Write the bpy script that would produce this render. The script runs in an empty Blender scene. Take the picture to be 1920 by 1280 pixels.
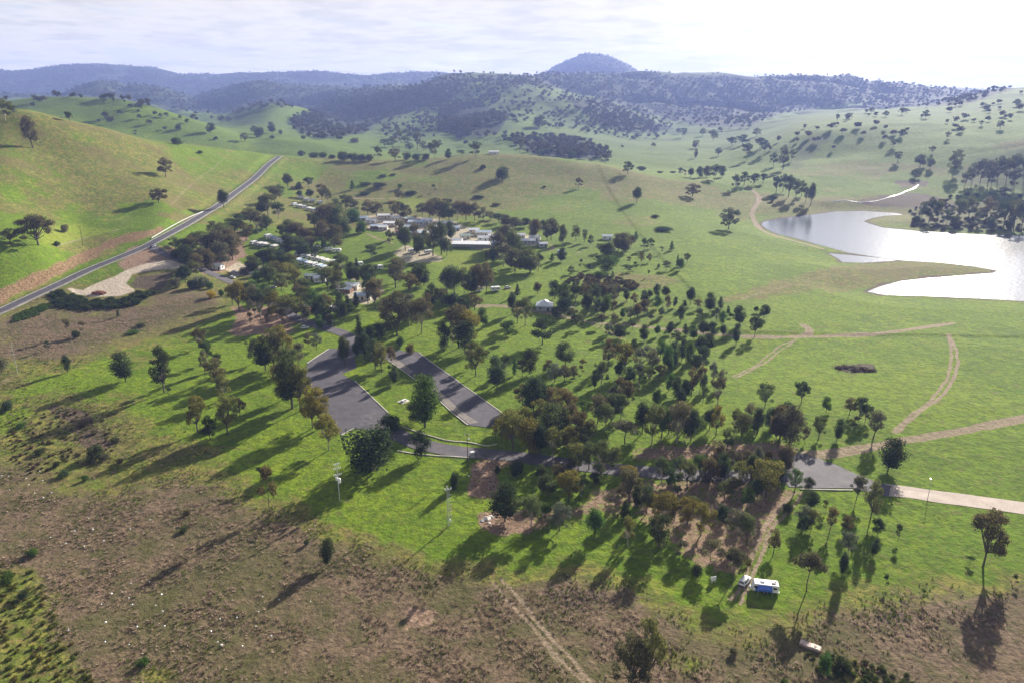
import bpy, bmesh, math, random
import numpy as np
from mathutils import Vector

# ------------------------------------------------------------------ camera, sky, sun, exposure
scene = bpy.context.scene
COL = scene.collection
CAM_H, PITCH, FPX, IW, IH = 120.0, math.radians(18.43), 1350.0, 1920.0, 1280.0
SP, CP = math.sin(PITCH), math.cos(PITCH)
cam_data = bpy.data.cameras.new("camera")
cam_data.sensor_width = 36.0
cam_data.lens = FPX / IW * 36.0
cam_data.clip_start = 1.0
cam_data.clip_end = 40000.0
cam = bpy.data.objects.new("camera", cam_data)
COL.objects.link(cam)
cam.location = (0, 0, CAM_H)
cam.rotation_euler = (math.pi / 2 - PITCH, 0, 0)
scene.camera = cam

SUN_AZ, SUN_EL = math.radians(31.5), math.radians(21.0)      # azimuth from +Y towards +X
sun_data = bpy.data.lights.new("sun", 'SUN')
sun_data.energy = 5.0
sun_data.angle = math.radians(0.6)
sun_data.color = (1.0, 0.92, 0.80)
sun = bpy.data.objects.new("sun", sun_data)
COL.objects.link(sun)
sdir = Vector((math.sin(SUN_AZ) * math.cos(SUN_EL), math.cos(SUN_AZ) * math.cos(SUN_EL), math.sin(SUN_EL)))
sun.rotation_euler = sdir.to_track_quat('Z', 'Y').to_euler()

world = bpy.data.worlds.new("World")
scene.world = world
world.use_nodes = True
wn, wl = world.node_tree.nodes, world.node_tree.links
wn.clear()
w_out = wn.new('ShaderNodeOutputWorld')
w_bg = wn.new('ShaderNodeBackground')
w_bg.inputs['Strength'].default_value = 0.05
sky = wn.new('ShaderNodeTexSky')
sky.sky_type = 'NISHITA'
sky.sun_disc = False
sky.sun_elevation = SUN_EL
sky.sun_rotation = SUN_AZ
sky.altitude = 400.0
sky.air_density = 1.0
sky.dust_density = 1.6
tc = wn.new('ShaderNodeTexCoord')
sep = wn.new('ShaderNodeSeparateXYZ')
wl.new(tc.outputs['Generated'], sep.inputs[0])
# flat cloud deck seen in perspective: direction divided by its height
mz = wn.new('ShaderNodeMath'); mz.operation = 'MAXIMUM'; mz.inputs[1].default_value = 0.0
wl.new(sep.outputs['Z'], mz.inputs[0])
mz2 = wn.new('ShaderNodeMath'); mz2.operation = 'ADD'; mz2.inputs[1].default_value = 0.07
wl.new(mz.outputs[0], mz2.inputs[0])
div = wn.new('ShaderNodeVectorMath'); div.operation = 'DIVIDE'
cmb = wn.new('ShaderNodeCombineXYZ')
for i in range(3):
    wl.new(mz2.outputs[0], cmb.inputs[i])
wl.new(tc.outputs['Generated'], div.inputs[0]); wl.new(cmb.outputs[0], div.inputs[1])
def wnoise(scale, detail, rough, off):
    mp = wn.new('ShaderNodeMapping'); mp.inputs['Location'].default_value = off
    mp.inputs['Scale'].default_value = (1, 1, 0.0)
    wl.new(div.outputs[0], mp.inputs[0])
    n = wn.new('ShaderNodeTexNoise'); n.inputs['Scale'].default_value = scale
    n.inputs['Detail'].default_value = detail; n.inputs['Roughness'].default_value = rough
    wl.new(mp.outputs[0], n.inputs['Vector'])
    return n
def wramp(src, a, b):
    r = wn.new('ShaderNodeMapRange'); r.interpolation_type = 'SMOOTHSTEP'
    r.inputs['From Min'].default_value = a; r.inputs['From Max'].default_value = b
    wl.new(src, r.inputs['Value'])
    return r.outputs['Result']
n1 = wnoise(0.62, 6, 0.58, (3.1, 1.7, 0))
n2 = wnoise(1.5, 5, 0.55, (7.7, 4.2, 0))
cover = wramp(n1.outputs['Fac'], 0.30, 0.46)
thick = wramp(n2.outputs['Fac'], 0.47, 0.62)
# the sky pales towards the horizon, and the clouds are lit through near the sun
sdv = wn.new('ShaderNodeVectorMath'); sdv.operation = 'DOT_PRODUCT'; sdv.inputs[1].default_value = tuple(sdir)
wl.new(tc.outputs['Generated'], sdv.inputs[0])
glow = wramp(sdv.outputs['Value'], 0.45, 1.0)
high = wramp(mz.outputs[0], 0.10, 0.60)
def wmix(f, a, b, mode='MIX'):
    n = wn.new('ShaderNodeMix'); n.data_type = 'RGBA'; n.blend_type = mode
    if isinstance(f, float): n.inputs[0].default_value = f
    else: wl.new(f, n.inputs[0])
    for i, c in ((6, a), (7, b)):
        if isinstance(c, tuple): n.inputs[i].default_value = (*c, 1)
        else: wl.new(c, n.inputs[i])
    return n.outputs[2]
n3 = wnoise(4.5, 6, 0.6, (2.2, 9.1, 0))
thick = wmix(0.35, thick, wramp(n3.outputs['Fac'], 0.42, 0.62))
lit = wmix(high, (6.9, 6.55, 5.85), (1.9, 2.0, 2.3))
shade = wmix(high, (5.3, 5.15, 4.8), (1.15, 1.3, 1.6))
glow2 = wramp(sdv.outputs['Value'], 0.84, 1.0)
cgl = wmix(glow, wmix(thick, lit, shade), (0.3, 0.28, 0.25), 'ADD')
cgl = wmix(glow2, cgl, (3.4, 3.3, 3.0), 'ADD')
clear = wmix(high, (5.6, 5.9, 6.2), (0.7, 1.1, 2.2))
clear = wmix(0.5, sky.outputs[0], clear)
wl.new(wmix(cover, clear, cgl), w_bg.inputs['Color'])
wl.new(w_bg.outputs[0], w_out.inputs['Surface'])

scene.view_settings.view_transform = 'Standard'
scene.view_settings.look = 'None'
scene.view_settings.gamma = 1.0
scene.view_settings.use_curve_mapping = False
scene.view_settings.exposure = 1.50
scene.cycles.volume_bounces = 0
scene.cycles.max_bounces = 4
scene.cycles.diffuse_bounces = 2
scene.cycles.transmission_bounces = 2
scene.cycles.transparent_max_bounces = 4
scene.cycles.use_denoising = True

# ------------------------------------------------------------------ helpers: tags, noise, geometry of the view
def tag(o, label=None, cat=None, group=None, kind=None):
    if label: o['label'] = label
    if cat: o['category'] = cat
    if group: o['group'] = group
    if kind: o['kind'] = kind
    return o

_rng = np.random.default_rng(7)
_T = _rng.random((256, 256))
def vnoise(x, y):
    xi, yi = np.floor(x).astype(int), np.floor(y).astype(int)
    fx, fy = x - xi, y - yi
    fx = fx * fx * fx * (fx * (fx * 6 - 15) + 10); fy = fy * fy * fy * (fy * (fy * 6 - 15) + 10)
    a = _T[xi & 255, yi & 255]; b = _T[(xi + 1) & 255, yi & 255]
    c = _T[xi & 255, (yi + 1) & 255]; d = _T[(xi + 1) & 255, (yi + 1) & 255]
    return (a * (1 - fx) + b * fx) * (1 - fy) + (c * (1 - fx) + d * fx) * fy - 0.5
def fbm(x, y, s, oct=4, ox=0.0):
    v, amp, tot = 0.0, 1.0, 0.0
    for k in range(oct):
        c, sn = math.cos(0.6 * k + .3), math.sin(0.6 * k + .3)
        xx, yy = (x * c - y * sn) / s + 17.3 * k + ox, (x * sn + y * c) / s + 9.1 * k - ox
        v = v + amp * vnoise(xx, yy); tot += amp
        amp *= 0.5; s *= 0.5
    return v / tot * 2
def sstep(a, b, v):
    t = np.clip((v - a) / (b - a), 0, 1)
    return t * t * (3 - 2 * t)

def ray(x, y):
    """photo pixel -> (a, slope): X = a*Y, Z = CAM_H + slope*Y along the ray"""
    cx, cy = (np.asarray(x, float) - IW / 2) / FPX, (IH / 2 - np.asarray(y, float)) / FPX
    F = CP + cy * SP
    return cx / F, (cy * CP - SP) / F
def project(X, Y, Z):
    d = Y * CP - (Z - CAM_H) * SP
    up = (Z - CAM_H) * CP + Y * SP
    d = np.maximum(d, 1.0)
    return IW / 2 + FPX * X / d, IH / 2 - FPX * up / d

# ------------------------------------------------------------------ the lie of the land
def R(x, Y, v, isz=False):
    if isz:
        d = Y * CP - (v - CAM_H) * SP
        return ((x - IW / 2) / FPX * d / Y, Y, v)
    a, s = ray(x, v)
    return (float(a), Y, float(CAM_H + s * Y))
Z = True
ROWS = [
 [R(-500,15,0,Z), R(2500,15,0,Z)],
 [R(-500,100,0,Z), R(960,100,0,Z), R(2500,100,0,Z)],
 [R(-500,170,0,Z), R(200,170,-1,Z), R(960,170,0,Z), R(1500,170,-.5,Z), R(2500,170,-1,Z)],
 [R(-500,270,1,Z), R(200,270,0,Z), R(960,270,0,Z), R(1500,270,-.5,Z), R(2500,270,-2,Z)],
 [R(-500,330,6,Z), R(0,350,2,Z), R(200,370,1.5,Z), R(500,380,0.5,Z), R(960,380,0,Z), R(1500,360,-2,Z), R(1920,360,-3.5,Z), R(2500,360,-4,Z)],
 [R(-500,380,18,Z), R(0,400,7,Z), R(150,450,7.5,Z), R(300,505,14,Z), R(450,500,2,Z), R(960,500,1.5,Z), R(1300,500,0,Z), R(1500,480,-3.5,Z), R(1650,450,-5.5,Z), R(1920,440,-6,Z), R(2500,440,-6,Z)],
 [R(-500,450,50,Z), R(0,452,450+20), R(75,478,460), R(150,530,453), R(300,560,438), R(450,640,418), R(600,640,5,Z), R(960,640,4,Z), R(1300,640,0,Z), R(1450,640,-5,Z), R(1650,650,-7,Z), R(2500,650,-7,Z)],
 [R(-500,560,90,Z), R(0,560,375), R(150,600,398), R(300,640,380), R(450,790,360), R(600,800,383), R(750,800,388), R(900,800,388), R(1050,800,390), R(1200,800,393), R(1350,800,412), R(1500,820,-4,Z), R(1650,860,-6.5,Z), R(1920,860,-6,Z), R(2500,860,-6,Z)],
 [R(-500,680,130,Z), R(0,660,278), R(150,690,305), R(300,740,325), R(450,880,320), R(600,930,340), R(750,940,335), R(900,940,332), R(1050,935,343), R(1200,920,352), R(1350,940,372), R(1500,950,374), R(1650,960,368), R(1800,960,366), R(1920,960,366), R(2500,960,360)],
 [R(-500,800,150,Z), R(0,740,206), R(60,750,210), R(110,760,222), R(200,790,246), R(300,850,268), R(400,940,278), R(450,990,283), R(520,1020,293), R(600,1050,298), R(680,1060,302), R(750,1065,301), R(820,1070,296), R(900,1075,290), R(970,1070,291), R(1050,1060,297), R(1130,1045,310), R(1200,1010,327), R(1280,1020,338), R(1400,1060,344), R(1500,1080,338), R(1650,1100,330), R(1800,1080,322), R(1920,1060,318), R(2500,1000,300)],
 [R(-500,1200,120,Z), R(0,1180,88,Z), R(150,1180,66,Z), R(300,1200,40,Z), R(450,1240,26,Z), R(600,1260,24,Z), R(900,1270,22,Z), R(1050,1270,19,Z), R(1200,1280,317), R(1350,1280,317), R(1500,1250,305), R(1650,1230,290), R(1800,1200,275), R(1920,1180,265), R(2500,1150,230)],
 [R(-500,1500,175), R(0,1550,192), R(60,1550,184), R(150,1550,181), R(230,1520,187), R(300,1500,205), R(400,1470,238), R(470,1450,261), R(540,1450,262), R(600,1450,267), R(680,1450,279), R(760,1450,288), R(850,1500,285), R(950,1500,275), R(1050,1500,278), R(1200,1500,288), R(1350,1500,290), R(1440,1450,272), R(1500,1450,252), R(1560,1450,238), R(1650,1450,232), R(1800,1450,228), R(1920,1400,222), R(2500,1400,190)],
 [R(-500,1900,100,Z), R(0,1950,105,Z), R(150,1950,95,Z), R(300,1950,70,Z), R(420,1950,240), R(500,1950,228), R(560,1950,240), R(700,1900,252), R(850,1900,244), R(950,1900,228), R(1050,1950,243), R(1200,1950,266), R(1350,1950,262), R(1450,1950,240), R(1500,1850,228), R(1560,1750,222), R(1650,1750,215), R(1740,1800,212), R(1800,1850,200), R(1860,1900,185), R(1920,1900,178), R(2500,1900,150)],
 [R(-500,2400,105,Z), R(0,2400,106,Z), R(150,2400,98,Z), R(300,2400,212), R(420,2400,218), R(510,2300,190), R(570,2400,205), R(640,2500,236), R(740,2500,214), R(850,2500,200), R(1000,2400,178), R(1100,2450,192), R(1180,2500,212), R(1240,2500,238), R(1350,2500,232), R(1450,2400,222), R(1560,2300,90,Z), R(1740,2300,100,Z), R(1790,2250,189), R(1860,2250,174), R(1920,2250,169), R(2500,2250,130)],
 [R(-500,3000,110,Z), R(0,3000,110,Z), R(300,3000,205), R(420,3000,212), R(500,3000,203), R(560,3000,228), R(620,3000,200), R(700,3000,170), R(790,3000,152), R(850,3100,143), R(1000,3100,143), R(1060,3100,172), R(1120,3000,182), R(1220,3100,196), R(1300,3100,205), R(1400,3000,212), R(1500,3000,213), R(1600,3000,205), R(1700,3000,198), R(1800,2900,192), R(1920,2900,176), R(2500,2900,150)],
 [R(-500,3900,160), R(0,3900,178), R(110,3900,182), R(180,3900,153), R(250,3900,158), R(310,3900,166), R(362,4000,184), R(400,3900,170), R(470,3900,152), R(560,3900,158), R(660,3900,165), R(760,3900,170), R(850,3900,145), R(900,3900,141), R(1010,3900,142), R(1100,3900,141), R(1200,3900,136), R(1300,3900,140), R(1440,3900,142), R(1560,3800,143), R(1620,3800,145), R(1660,3800,156), R(1740,3800,163), R(1800,3800,169), R(1850,3800,176), R(1920,3800,180), R(2500,3800,180)],
 [R(-500,4800,180), R(0,4800,186), R(362,4800,190), R(500,4800,170), R(850,4800,160), R(1020,4800,160), R(1200,4800,160), R(1440,4800,160), R(1650,4800,175), R(2500,4800,185)],
 [R(-500,6200,138), R(0,6200,134), R(60,6200,130), R(110,6200,123), R(160,6200,120), R(210,6200,122), R(285,6200,127), R(330,6200,139), R(400,6200,141), R(470,6200,138), R(530,6200,134), R(600,6200,133), R(650,6200,138), R(690,6200,141), R(760,6200,137), R(825,6200,134), R(860,6200,142), R(1000,6200,150), R(1017,6200,140), R(1050,6200,121), R(1080,6200,107), R(1105,6200,102), R(1140,6200,105), R(1170,6200,117), R(1200,6200,134), R(1230,6200,150), R(1500,6200,170), R(1720,6200,172), R(1780,6200,163), R(1840,6200,168), R(1920,6200,172), R(2500,6200,172)],
 [R(-500,7600,190), R(960,7600,190), R(2500,7600,190)],
]
A_FINE = np.linspace(-0.86, 0.86, 760)
A = np.concatenate([-np.geomspace(0.9, 2.6, 26)[::-1], A_FINE, np.geomspace(0.9, 2.6, 26)])
YS = np.concatenate([np.geomspace(15, 95, 14), np.geomspace(100, 1400, 500), np.geomspace(1406, 7000, 300), np.geomspace(7080, 7600, 4)])
NA, NY = len(A), len(YS)

def smooth1(v, n):
    k = np.hanning(n + 2)[1:-1]; k /= k.sum()
    return np.convolve(np.pad(v, n // 2, mode='edge'), k, mode='valid')[:len(v)]
RY = np.zeros((len(ROWS), NA)); RZ = np.zeros((len(ROWS), NA))
for k, row in enumerate(ROWS):
    aa = [p[0] for p in row]
    n = 9 if k > 14 else 23
    RY[k] = smooth1(np.interp(A, aa, [p[1] for p in row]), n)
    RZ[k] = smooth1(np.interp(A, aa, [p[2] for p in row]), n)
for k in range(1, len(ROWS)):
    RY[k] = np.maximum(RY[k], RY[k - 1] + 5)
h = np.diff(RY, axis=0); dl = np.diff(RZ, axis=0) / h
M = np.zeros_like(RZ)
for k in range(1, len(ROWS) - 1):
    s = dl[k - 1] * dl[k] > 0
    w1, w2 = 2 * h[k] + h[k - 1], h[k] + 2 * h[k - 1]
    with np.errstate(all='ignore'):
        hm = (w1 + w2) / (w1 / dl[k - 1] + w2 / dl[k])
    M[k] = np.where(s, hm, 0)
ZG = np.zeros((NY, NA))
for j, y in enumerate(YS):
    k = np.clip((RY <= y).sum(axis=0) - 1, 0, len(ROWS) - 2)
    i = np.arange(NA)
    y0, hh = RY[k, i], h[k, i]
    t = np.clip((y - y0) / hh, 0, 1)
    z0, z1, m0, m1 = RZ[k, i], RZ[k + 1, i], M[k, i], M[k + 1, i]
    ZG[j] = (2*t**3-3*t**2+1)*z0 + (t**3-2*t**2+t)*hh*m0 + (-2*t**3+3*t**2)*z1 + (t**3-t**2)*hh*m1
XG = A[None, :] * YS[:, None]
YG = np.repeat(YS[:, None], NA, axis=1)
# roughness of the land, growing with the size of the hills
rel = sstep(1100, 2600, YG)
ZG += fbm(XG, YG, 60, 4) * (0.7 + 0.9 * sstep(600, 1100, YG)) * sstep(100, 300, YG)
ZG += fbm(XG, YG, 7, 3, 5.0) * 0.22 * (1 - sstep(250, 700, YG))
ZG += fbm(XG, YG, 260, 5, 2.0) * 13 * rel
fold = fbm(XG + fbm(XG, YG, 500, 2) * 160, YG * 0.7, 520, 3, 8.0)
fold2 = fbm(XG + fbm(XG, YG, 300, 2, 3.0) * 80, YG * 0.6, 210, 2, 5.0)
ZG -= (26 * np.exp(-(fold / .13) ** 2) + 9 * np.exp(-(fold2 / .16) ** 2)) * sstep(1900, 3300, YG) * (1 - 0.75 * sstep(5500, 6000, YG))
ZG += 6 * sstep(1900, 3300, YG) * (1 - 0.75 * sstep(5500, 6000, YG))
# left hillside gullies
lh = sstep(-0.3, -0.5, A)[None, :] * sstep(480, 620, YG) * (1 - sstep(900, 1100, YG))
ZG += fbm(XG, YG, 110, 3, 4.0) * 5 * lh

def grid_z(X, Y, G=None):
    G = ZG if G is None else G
    X, Y = np.asarray(X, float), np.maximum(np.asarray(Y, float), YS[0])
    a = X / Y
    i = np.clip(np.searchsorted(A, a) - 1, 0, NA - 2); fa = np.clip((a - A[i]) / (A[i + 1] - A[i]), 0, 1)
    j = np.clip(np.searchsorted(YS, Y) - 1, 0, NY - 2); fy = np.clip((Y - YS[j]) / (YS[j + 1] - YS[j]), 0, 1)
    return (G[j, i] * (1 - fa) + G[j, i + 1] * fa) * (1 - fy) + (G[j + 1, i] * (1 - fa) + G[j + 1, i + 1] * fa) * fy

def hit(x, y):
    """where the line of sight through photo pixel (x, y) meets the land"""
    x, y = np.atleast_1d(np.asarray(x, float)), np.atleast_1d(np.asarray(y, float))
    a, s = ray(x, y)
    i = np.clip(np.searchsorted(A, a) - 1, 0, NA - 2); fa = np.clip((a - A[i]) / (A[i + 1] - A[i]), 0, 1)
    prof = ZG[:, i] * (1 - fa) + ZG[:, i + 1] * fa                 # NY x n
    gap = (CAM_H + s[None, :] * YS[:, None]) - prof
    below = gap < 0
    j = np.argmax(below, axis=0); ok = below.any(axis=0) & (j > 0)
    j = np.maximum(j, 1); n = np.arange(len(x))
    g0, g1 = gap[j - 1, n], gap[j, n]
    t = np.where(ok, g0 / np.maximum(g0 - g1, 1e-9), 1)
    Y = YS[j - 1] + (YS[j] - YS[j - 1]) * t
    X = a * Y
    return X, Y, grid_z(X, Y), ok

def sdf_poly(PX, PY, poly):
    """signed distance, negative inside"""
    poly = np.asarray(poly, float)
    d = np.full(PX.shape, 1e18); ins = np.zeros(PX.shape, bool)
    n = len(poly)
    for k in range(n):
        x0, y0 = poly[k]; x1, y1 = poly[(k + 1) % n]
        ex, ey = x1 - x0, y1 - y0
        t = np.clip(((PX - x0) * ex + (PY - y0) * ey) / (ex * ex + ey * ey + 1e-12), 0, 1)
        d = np.minimum(d, (PX - x0 - t * ex) ** 2 + (PY - y0 - t * ey) ** 2)
        c = (y0 <= PY) != (y1 <= PY)
        with np.errstate(all='ignore'):
            xi = x0 + (PY - y0) / (y1 - y0 + 1e-12) * ex
        ins ^= c & (PX < xi)
    return np.sqrt(d) * np.where(ins, -1, 1)
def d_line(PX, PY, line):
    """distance to an open polyline and the arc-length fraction index"""
    line = np.asarray(line, float)
    d = np.full(PX.shape, 1e18); u = np.zeros(PX.shape)
    for k in range(len(line) - 1):
        x0, y0 = line[k][:2]; x1, y1 = line[k + 1][:2]
        ex, ey = x1 - x0, y1 - y0
        t = np.clip(((PX - x0) * ex + (PY - y0) * ey) / (ex * ex + ey * ey + 1e-12), 0, 1)
        q = (PX - x0 - t * ex) ** 2 + (PY - y0 - t * ey) ** 2
        m = q < d
        u = np.where(m, k + t, u); d = np.minimum(d, q)
    return np.sqrt(d), u

# ------------------------------------------------------------------ the lake
LAKE_Z = -8.0
def on_level(pts, z):
    out = []
    for x, y in pts:
        a, s = ray(x, y); Y = (z - CAM_H) / s
        out.append((float(a * Y), float(Y)))
    return out
LAKE_PX = [(1430,417),(1445,413),(1490,407),(1530,402),(1565,397),(1620,396),(1680,400),(1694,403),(1660,405),(1636,409),(1619,415),(1628,419),(1655,427),(1715,433),(1790,438),(1920,443),(2150,450),(2500,455),(2600,640),(2250,600),(1920,565),(1840,560),(1740,555),(1680,554),(1655,553),(1625,547),(1652,537),(1690,527),(1740,522),(1800,517),(1862,512),(1870,508),(1830,500),(1760,492),(1700,489),(1672,487),(1640,482),(1590,474),(1558,465),(1530,458),(1500,449),(1460,440),(1440,431),(1428,423)]
POND_PX = [(1553,475),(1575,477),(1610,480),(1650,484),(1682,489),(1650,491),(1620,493),(1580,492),(1572,486)]
LAKE_W, POND_W = on_level(LAKE_PX, LAKE_Z), on_level(POND_PX, LAKE_Z)
m = (YG > 380) & (YG < 1150) & (XG > 120)
sd = np.minimum(sdf_poly(XG[m], YG[m], LAKE_W), sdf_poly(XG[m], YG[m], POND_W))
SHORE = np.full(ZG.shape, 1e3); SHORE[m] = sd
z = np.maximum(ZG[m], LAKE_Z + 0.9)
k = sstep(0, 45, sd)
z = np.where(sd > 0, LAKE_Z + np.minimum(sd, 45) * 0.035 + (z - LAKE_Z - 0.9) * k, LAKE_Z - np.minimum(-sd * 0.12, 2.5))
ZG[m] = z

# ------------------------------------------------------------------ roads cut level into the slope
ROAD_PX = [(-260,700),(-120,640),(0,582),(60,557),(110,533),(150,515),(190,497),(230,481),(270,464),(300,449),(350,419),(400,391),(440,366),(470,342),(490,322),(505,306),(518,296),(524,293)]
def refine(pts, n=6):
    pts = np.asarray(pts, float)
    out = []
    P = np.vstack([2 * pts[0] - pts[1], pts, 2 * pts[-1] - pts[-2]])
    for i in range(1, len(P) - 2):
        for t in np.linspace(0, 1, n, endpoint=False):
            a, b, c, d = P[i - 1], P[i], P[i + 1], P[i + 2]
            out.append(0.5 * ((2 * b) + (-a + c) * t + (2*a - 5*b + 4*c - d) * t**2 + (-a + 3*b - 3*c + d) * t**3))
    out.append(P[-2])
    return np.array(out)
def line_on_land(px, n=6):
    p = refine(px, n)
    X, Y, Zz, ok = hit(p[:, 0], p[:, 1])
    return np.stack([X[ok], Y[ok], Zz[ok]], axis=1)
def grade(line, half, soft, win=21):
    global ZG
    zz = smooth1(line[:, 2], win)
    line[:, 2] = zz
    lo, hi = line[:, :2].min(0) - half - soft, line[:, :2].max(0) + half + soft
    m = (XG > lo[0]) & (XG < hi[0]) & (YG > lo[1]) & (YG < hi[1])
    d, u = d_line(XG[m], YG[m], line[:, :2])
    zr = np.interp(u, np.arange(len(zz)), zz)
    k = 1 - sstep(half, half + soft, d)
    ZG[m] = ZG[m] * (1 - k) + zr * k
    return line
ROAD = grade(line_on_land(ROAD_PX), 6.5, 9.0, 31)
# ------------------------------------------------------------------ what covers the ground (masks over the land)
PXG, PYG = project(XG, YG, ZG)
PXG = np.clip(PXG, -3000, 5000); PYG = np.clip(PYG, -500, 3000)
nz1 = fbm(XG, YG, 45, 5, 3.0); nz2 = fbm(XG, YG, 12, 4, 6.0); nz3 = fbm(XG, YG, 160, 4, 1.0)
wob = nz1 * 22 + nz2 * 14
def region(polys, soft=10, wobble=1.0, lim=None):
    out = np.zeros(XG.shape)
    for poly in polys:
        p = np.array(poly, float)
        lo, hi = p.min(0) - 60, p.max(0) + 60
        m = (PXG > lo[0]) & (PXG < hi[0]) & (PYG > lo[1]) & (PYG < hi[1])
        if lim is not None: m &= (YG > lim[0]) & (YG < lim[1])
        if not m.any(): continue
        s = sdf_poly(PXG[m], PYG[m], p) + wob[m] * wobble
        out[m] = np.maximum(out[m], 1 - sstep(-soft, soft, s))
    return out
DRY_PX = [
 [(-400,560),(0,600),(60,590),(100,582),(180,585),(260,580),(330,555),(390,560),(350,590),(290,615),(230,620),(150,645),(110,670),(40,700),(0,735),(-400,900)],
 [(-500,850),(0,850),(60,850),(130,905),(200,900),(330,870),(390,895),(470,950),(560,985),(620,1020),(700,1062),(830,1098),(930,1112),(1010,1112),(1100,1098),(1180,1105),(1245,1150),(1290,1195),(1350,1200),(1450,1185),(1480,1190),(1500,1170),(1560,1150),(1640,1150),(1700,1145),(1790,1130),(1860,1130),(1920,1120),(2300,1130),(2400,1900),(-600,1900)],
 [(150,770),(220,780),(240,830),(320,850),(270,880),(180,880),(120,840),(60,820),(90,770)],
]
dry = region(DRY_PX, 42, 1.5)
belt = np.clip(region(DRY_PX, 130, 2.0) * 2.4, 0, 1)
dry = np.maximum(dry, 0.62 * region([[(-300,680),(0,690),(90,700),(160,740),(260,790),(360,850),(420,900),(300,900),(0,880),(-300,880)]], 50, 1.6))
dry *= 1 - 0.85 * region([[(-200,1050),(60,1060),(110,1120),(90,1160),(150,1230),(200,1300),(-200,1400)], [(250,1240),(330,1250),(320,1300),(240,1300)], [(1520,1215),(1600,1230),(1640,1300),(1560,1300)],[(1190,1210),(1260,1225),(1330,1240),(1290,1260)]], 30, 1.2)
dry *= 1 - 0.6 * sstep(0.05, 0.35, nz3) * (PYG > 560)
mud = region([
 [(60,760),(110,757),(170,770),(175,800),(130,790),(100,775)], [(140,800),(190,805),(215,835),(170,845),(150,830)],
 [(1640,1150),(1690,1148),(1700,1165),(1650,1165)], [(1020,1110),(1130,1105),(1150,1130),(1060,1135)],
 [(1565,685),(1600,680),(1640,685),(1640,698),(1600,700),(1570,693)],
 [(1590,375),(1640,370),(1700,362),(1760,372),(1800,380),(1790,395),(1700,392),(1640,388)],
 [(1680,340),(1740,342),(1735,352),(1690,352)],
 [(330,505),(300,545),(240,535),(260,520)],
], 6, 0.35)
dirt = region([
 [(878,870),(905,858),(955,853),(965,865),(930,880),(945,915),(960,950),(900,945),(875,930)],
 [(885,955),(960,945),(1060,945),(1110,915),(1170,895),(1300,885),(1440,895),(1505,905),(1500,930),(1450,990),(1415,1040),(1380,1080),(1300,1060),(1240,1010),(1180,965),(1080,985),(990,1005),(900,990)],
 [(1180,835),(1260,815),(1330,815),(1440,820),(1500,838),(1480,885),(1300,880),(1180,878)],
 [(440,580),(520,572),(560,605),(510,640),(440,625)], [(1070,560),(1200,545),(1260,590),(1330,625),(1200,620),(1100,600)],
 [(370,480),(400,470),(450,440),(460,470),(430,510),(380,520)],
 [(770,1150),(810,1150),(810,1170),(760,1180)],
 [(1040,575),(1080,570),(1110,590),(1060,600)], [(1690,612),(1720,605),(1740,612)],
 [(250,470),(340,478),(360,500),(290,508),(250,512),(230,500)],
], 16, 0.9)
dirt[(PYG > 535) & (PYG < 640) & (PXG > 1030)] *= 0.42
dirt[(PYG > 800) & (PYG < 885) & (PXG > 1100)] *= 0.7
dirt[(PYG > 860) & (PYG < 1100) & (PXG > 1000)] *= 0.66
gravel = region([[(128,541),(155,546),(190,528),(215,518),(235,508),(262,498),(290,490),(322,488),(345,496),(330,505),(285,508),(248,515),(236,532),(252,545),(225,554),(180,556),(140,551)],
 [(420,505),(445,490),(475,498),(500,500),(480,520),(440,520)], [(640,545),(680,535),(720,555),(690,575),(650,565)],
 [(735,475),(760,460),(830,480),(830,492),(760,495)], [(1040,578),(1075,572),(1080,582),(1045,588)],
 [(680,405),(745,400),(850,415),(900,435),(1010,440),(1010,462),(900,470),(800,450),(690,432)]], 4, 0.12)
gravel *= np.where((PXG > 400) & (PXG < 1100) & (YG > 420), 0.62, 1.0)
cut = region([[(-100,620),(0,570),(60,540),(130,505),(200,472),(250,450),(300,432),(240,440),(160,468),(80,510),(0,540),(-100,590)]], 8, 0.35)
yell = region([[(80,430),(120,422),(220,432),(170,450),(100,465),(70,450)], [(740,372),(790,370),(800,388),(760,395),(740,390)],[(860,412),(910,418),(900,430),(860,428)],
 [(785,480),(900,470),(890,500),(860,520),(825,530),(830,500),(790,495)]], 5, 0.3, (300, 1100))
olive = sstep(380, 760, YG) * 0.55 * np.clip(0.75 + nz3 * 1.3 + nz1 * 0.6, 0, 1) * (1 - sstep(1150, 1300, YG))
olive = np.maximum(olive, 0.9 * np.clip(0.55 + nz1 * 1.6, 0, 1) * sstep(-0.33, -0.42, XG / YG) * sstep(400, 470, YG) * (1 - sstep(1000, 1200, YG)))
flat = sstep(1180, 1300, PXG) * sstep(450, 480, PYG)
olive *= 1 - 0.8 * flat
olive = np.maximum(olive, 0.85 * region([[(1560,500),(1700,490),(1870,505),(1860,513),(1740,525),(1640,540),(1560,550),(1500,520)],[(1360,560),(1450,530),(1560,520),(1560,535),(1420,565)],[(1080,520),(1250,515),(1280,530),(1150,545)]], 12, .4))
shore = (1 - sstep(1.5, 9.0, np.abs(SHORE) + nz2 * 5)) * (SHORE > -8)

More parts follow.
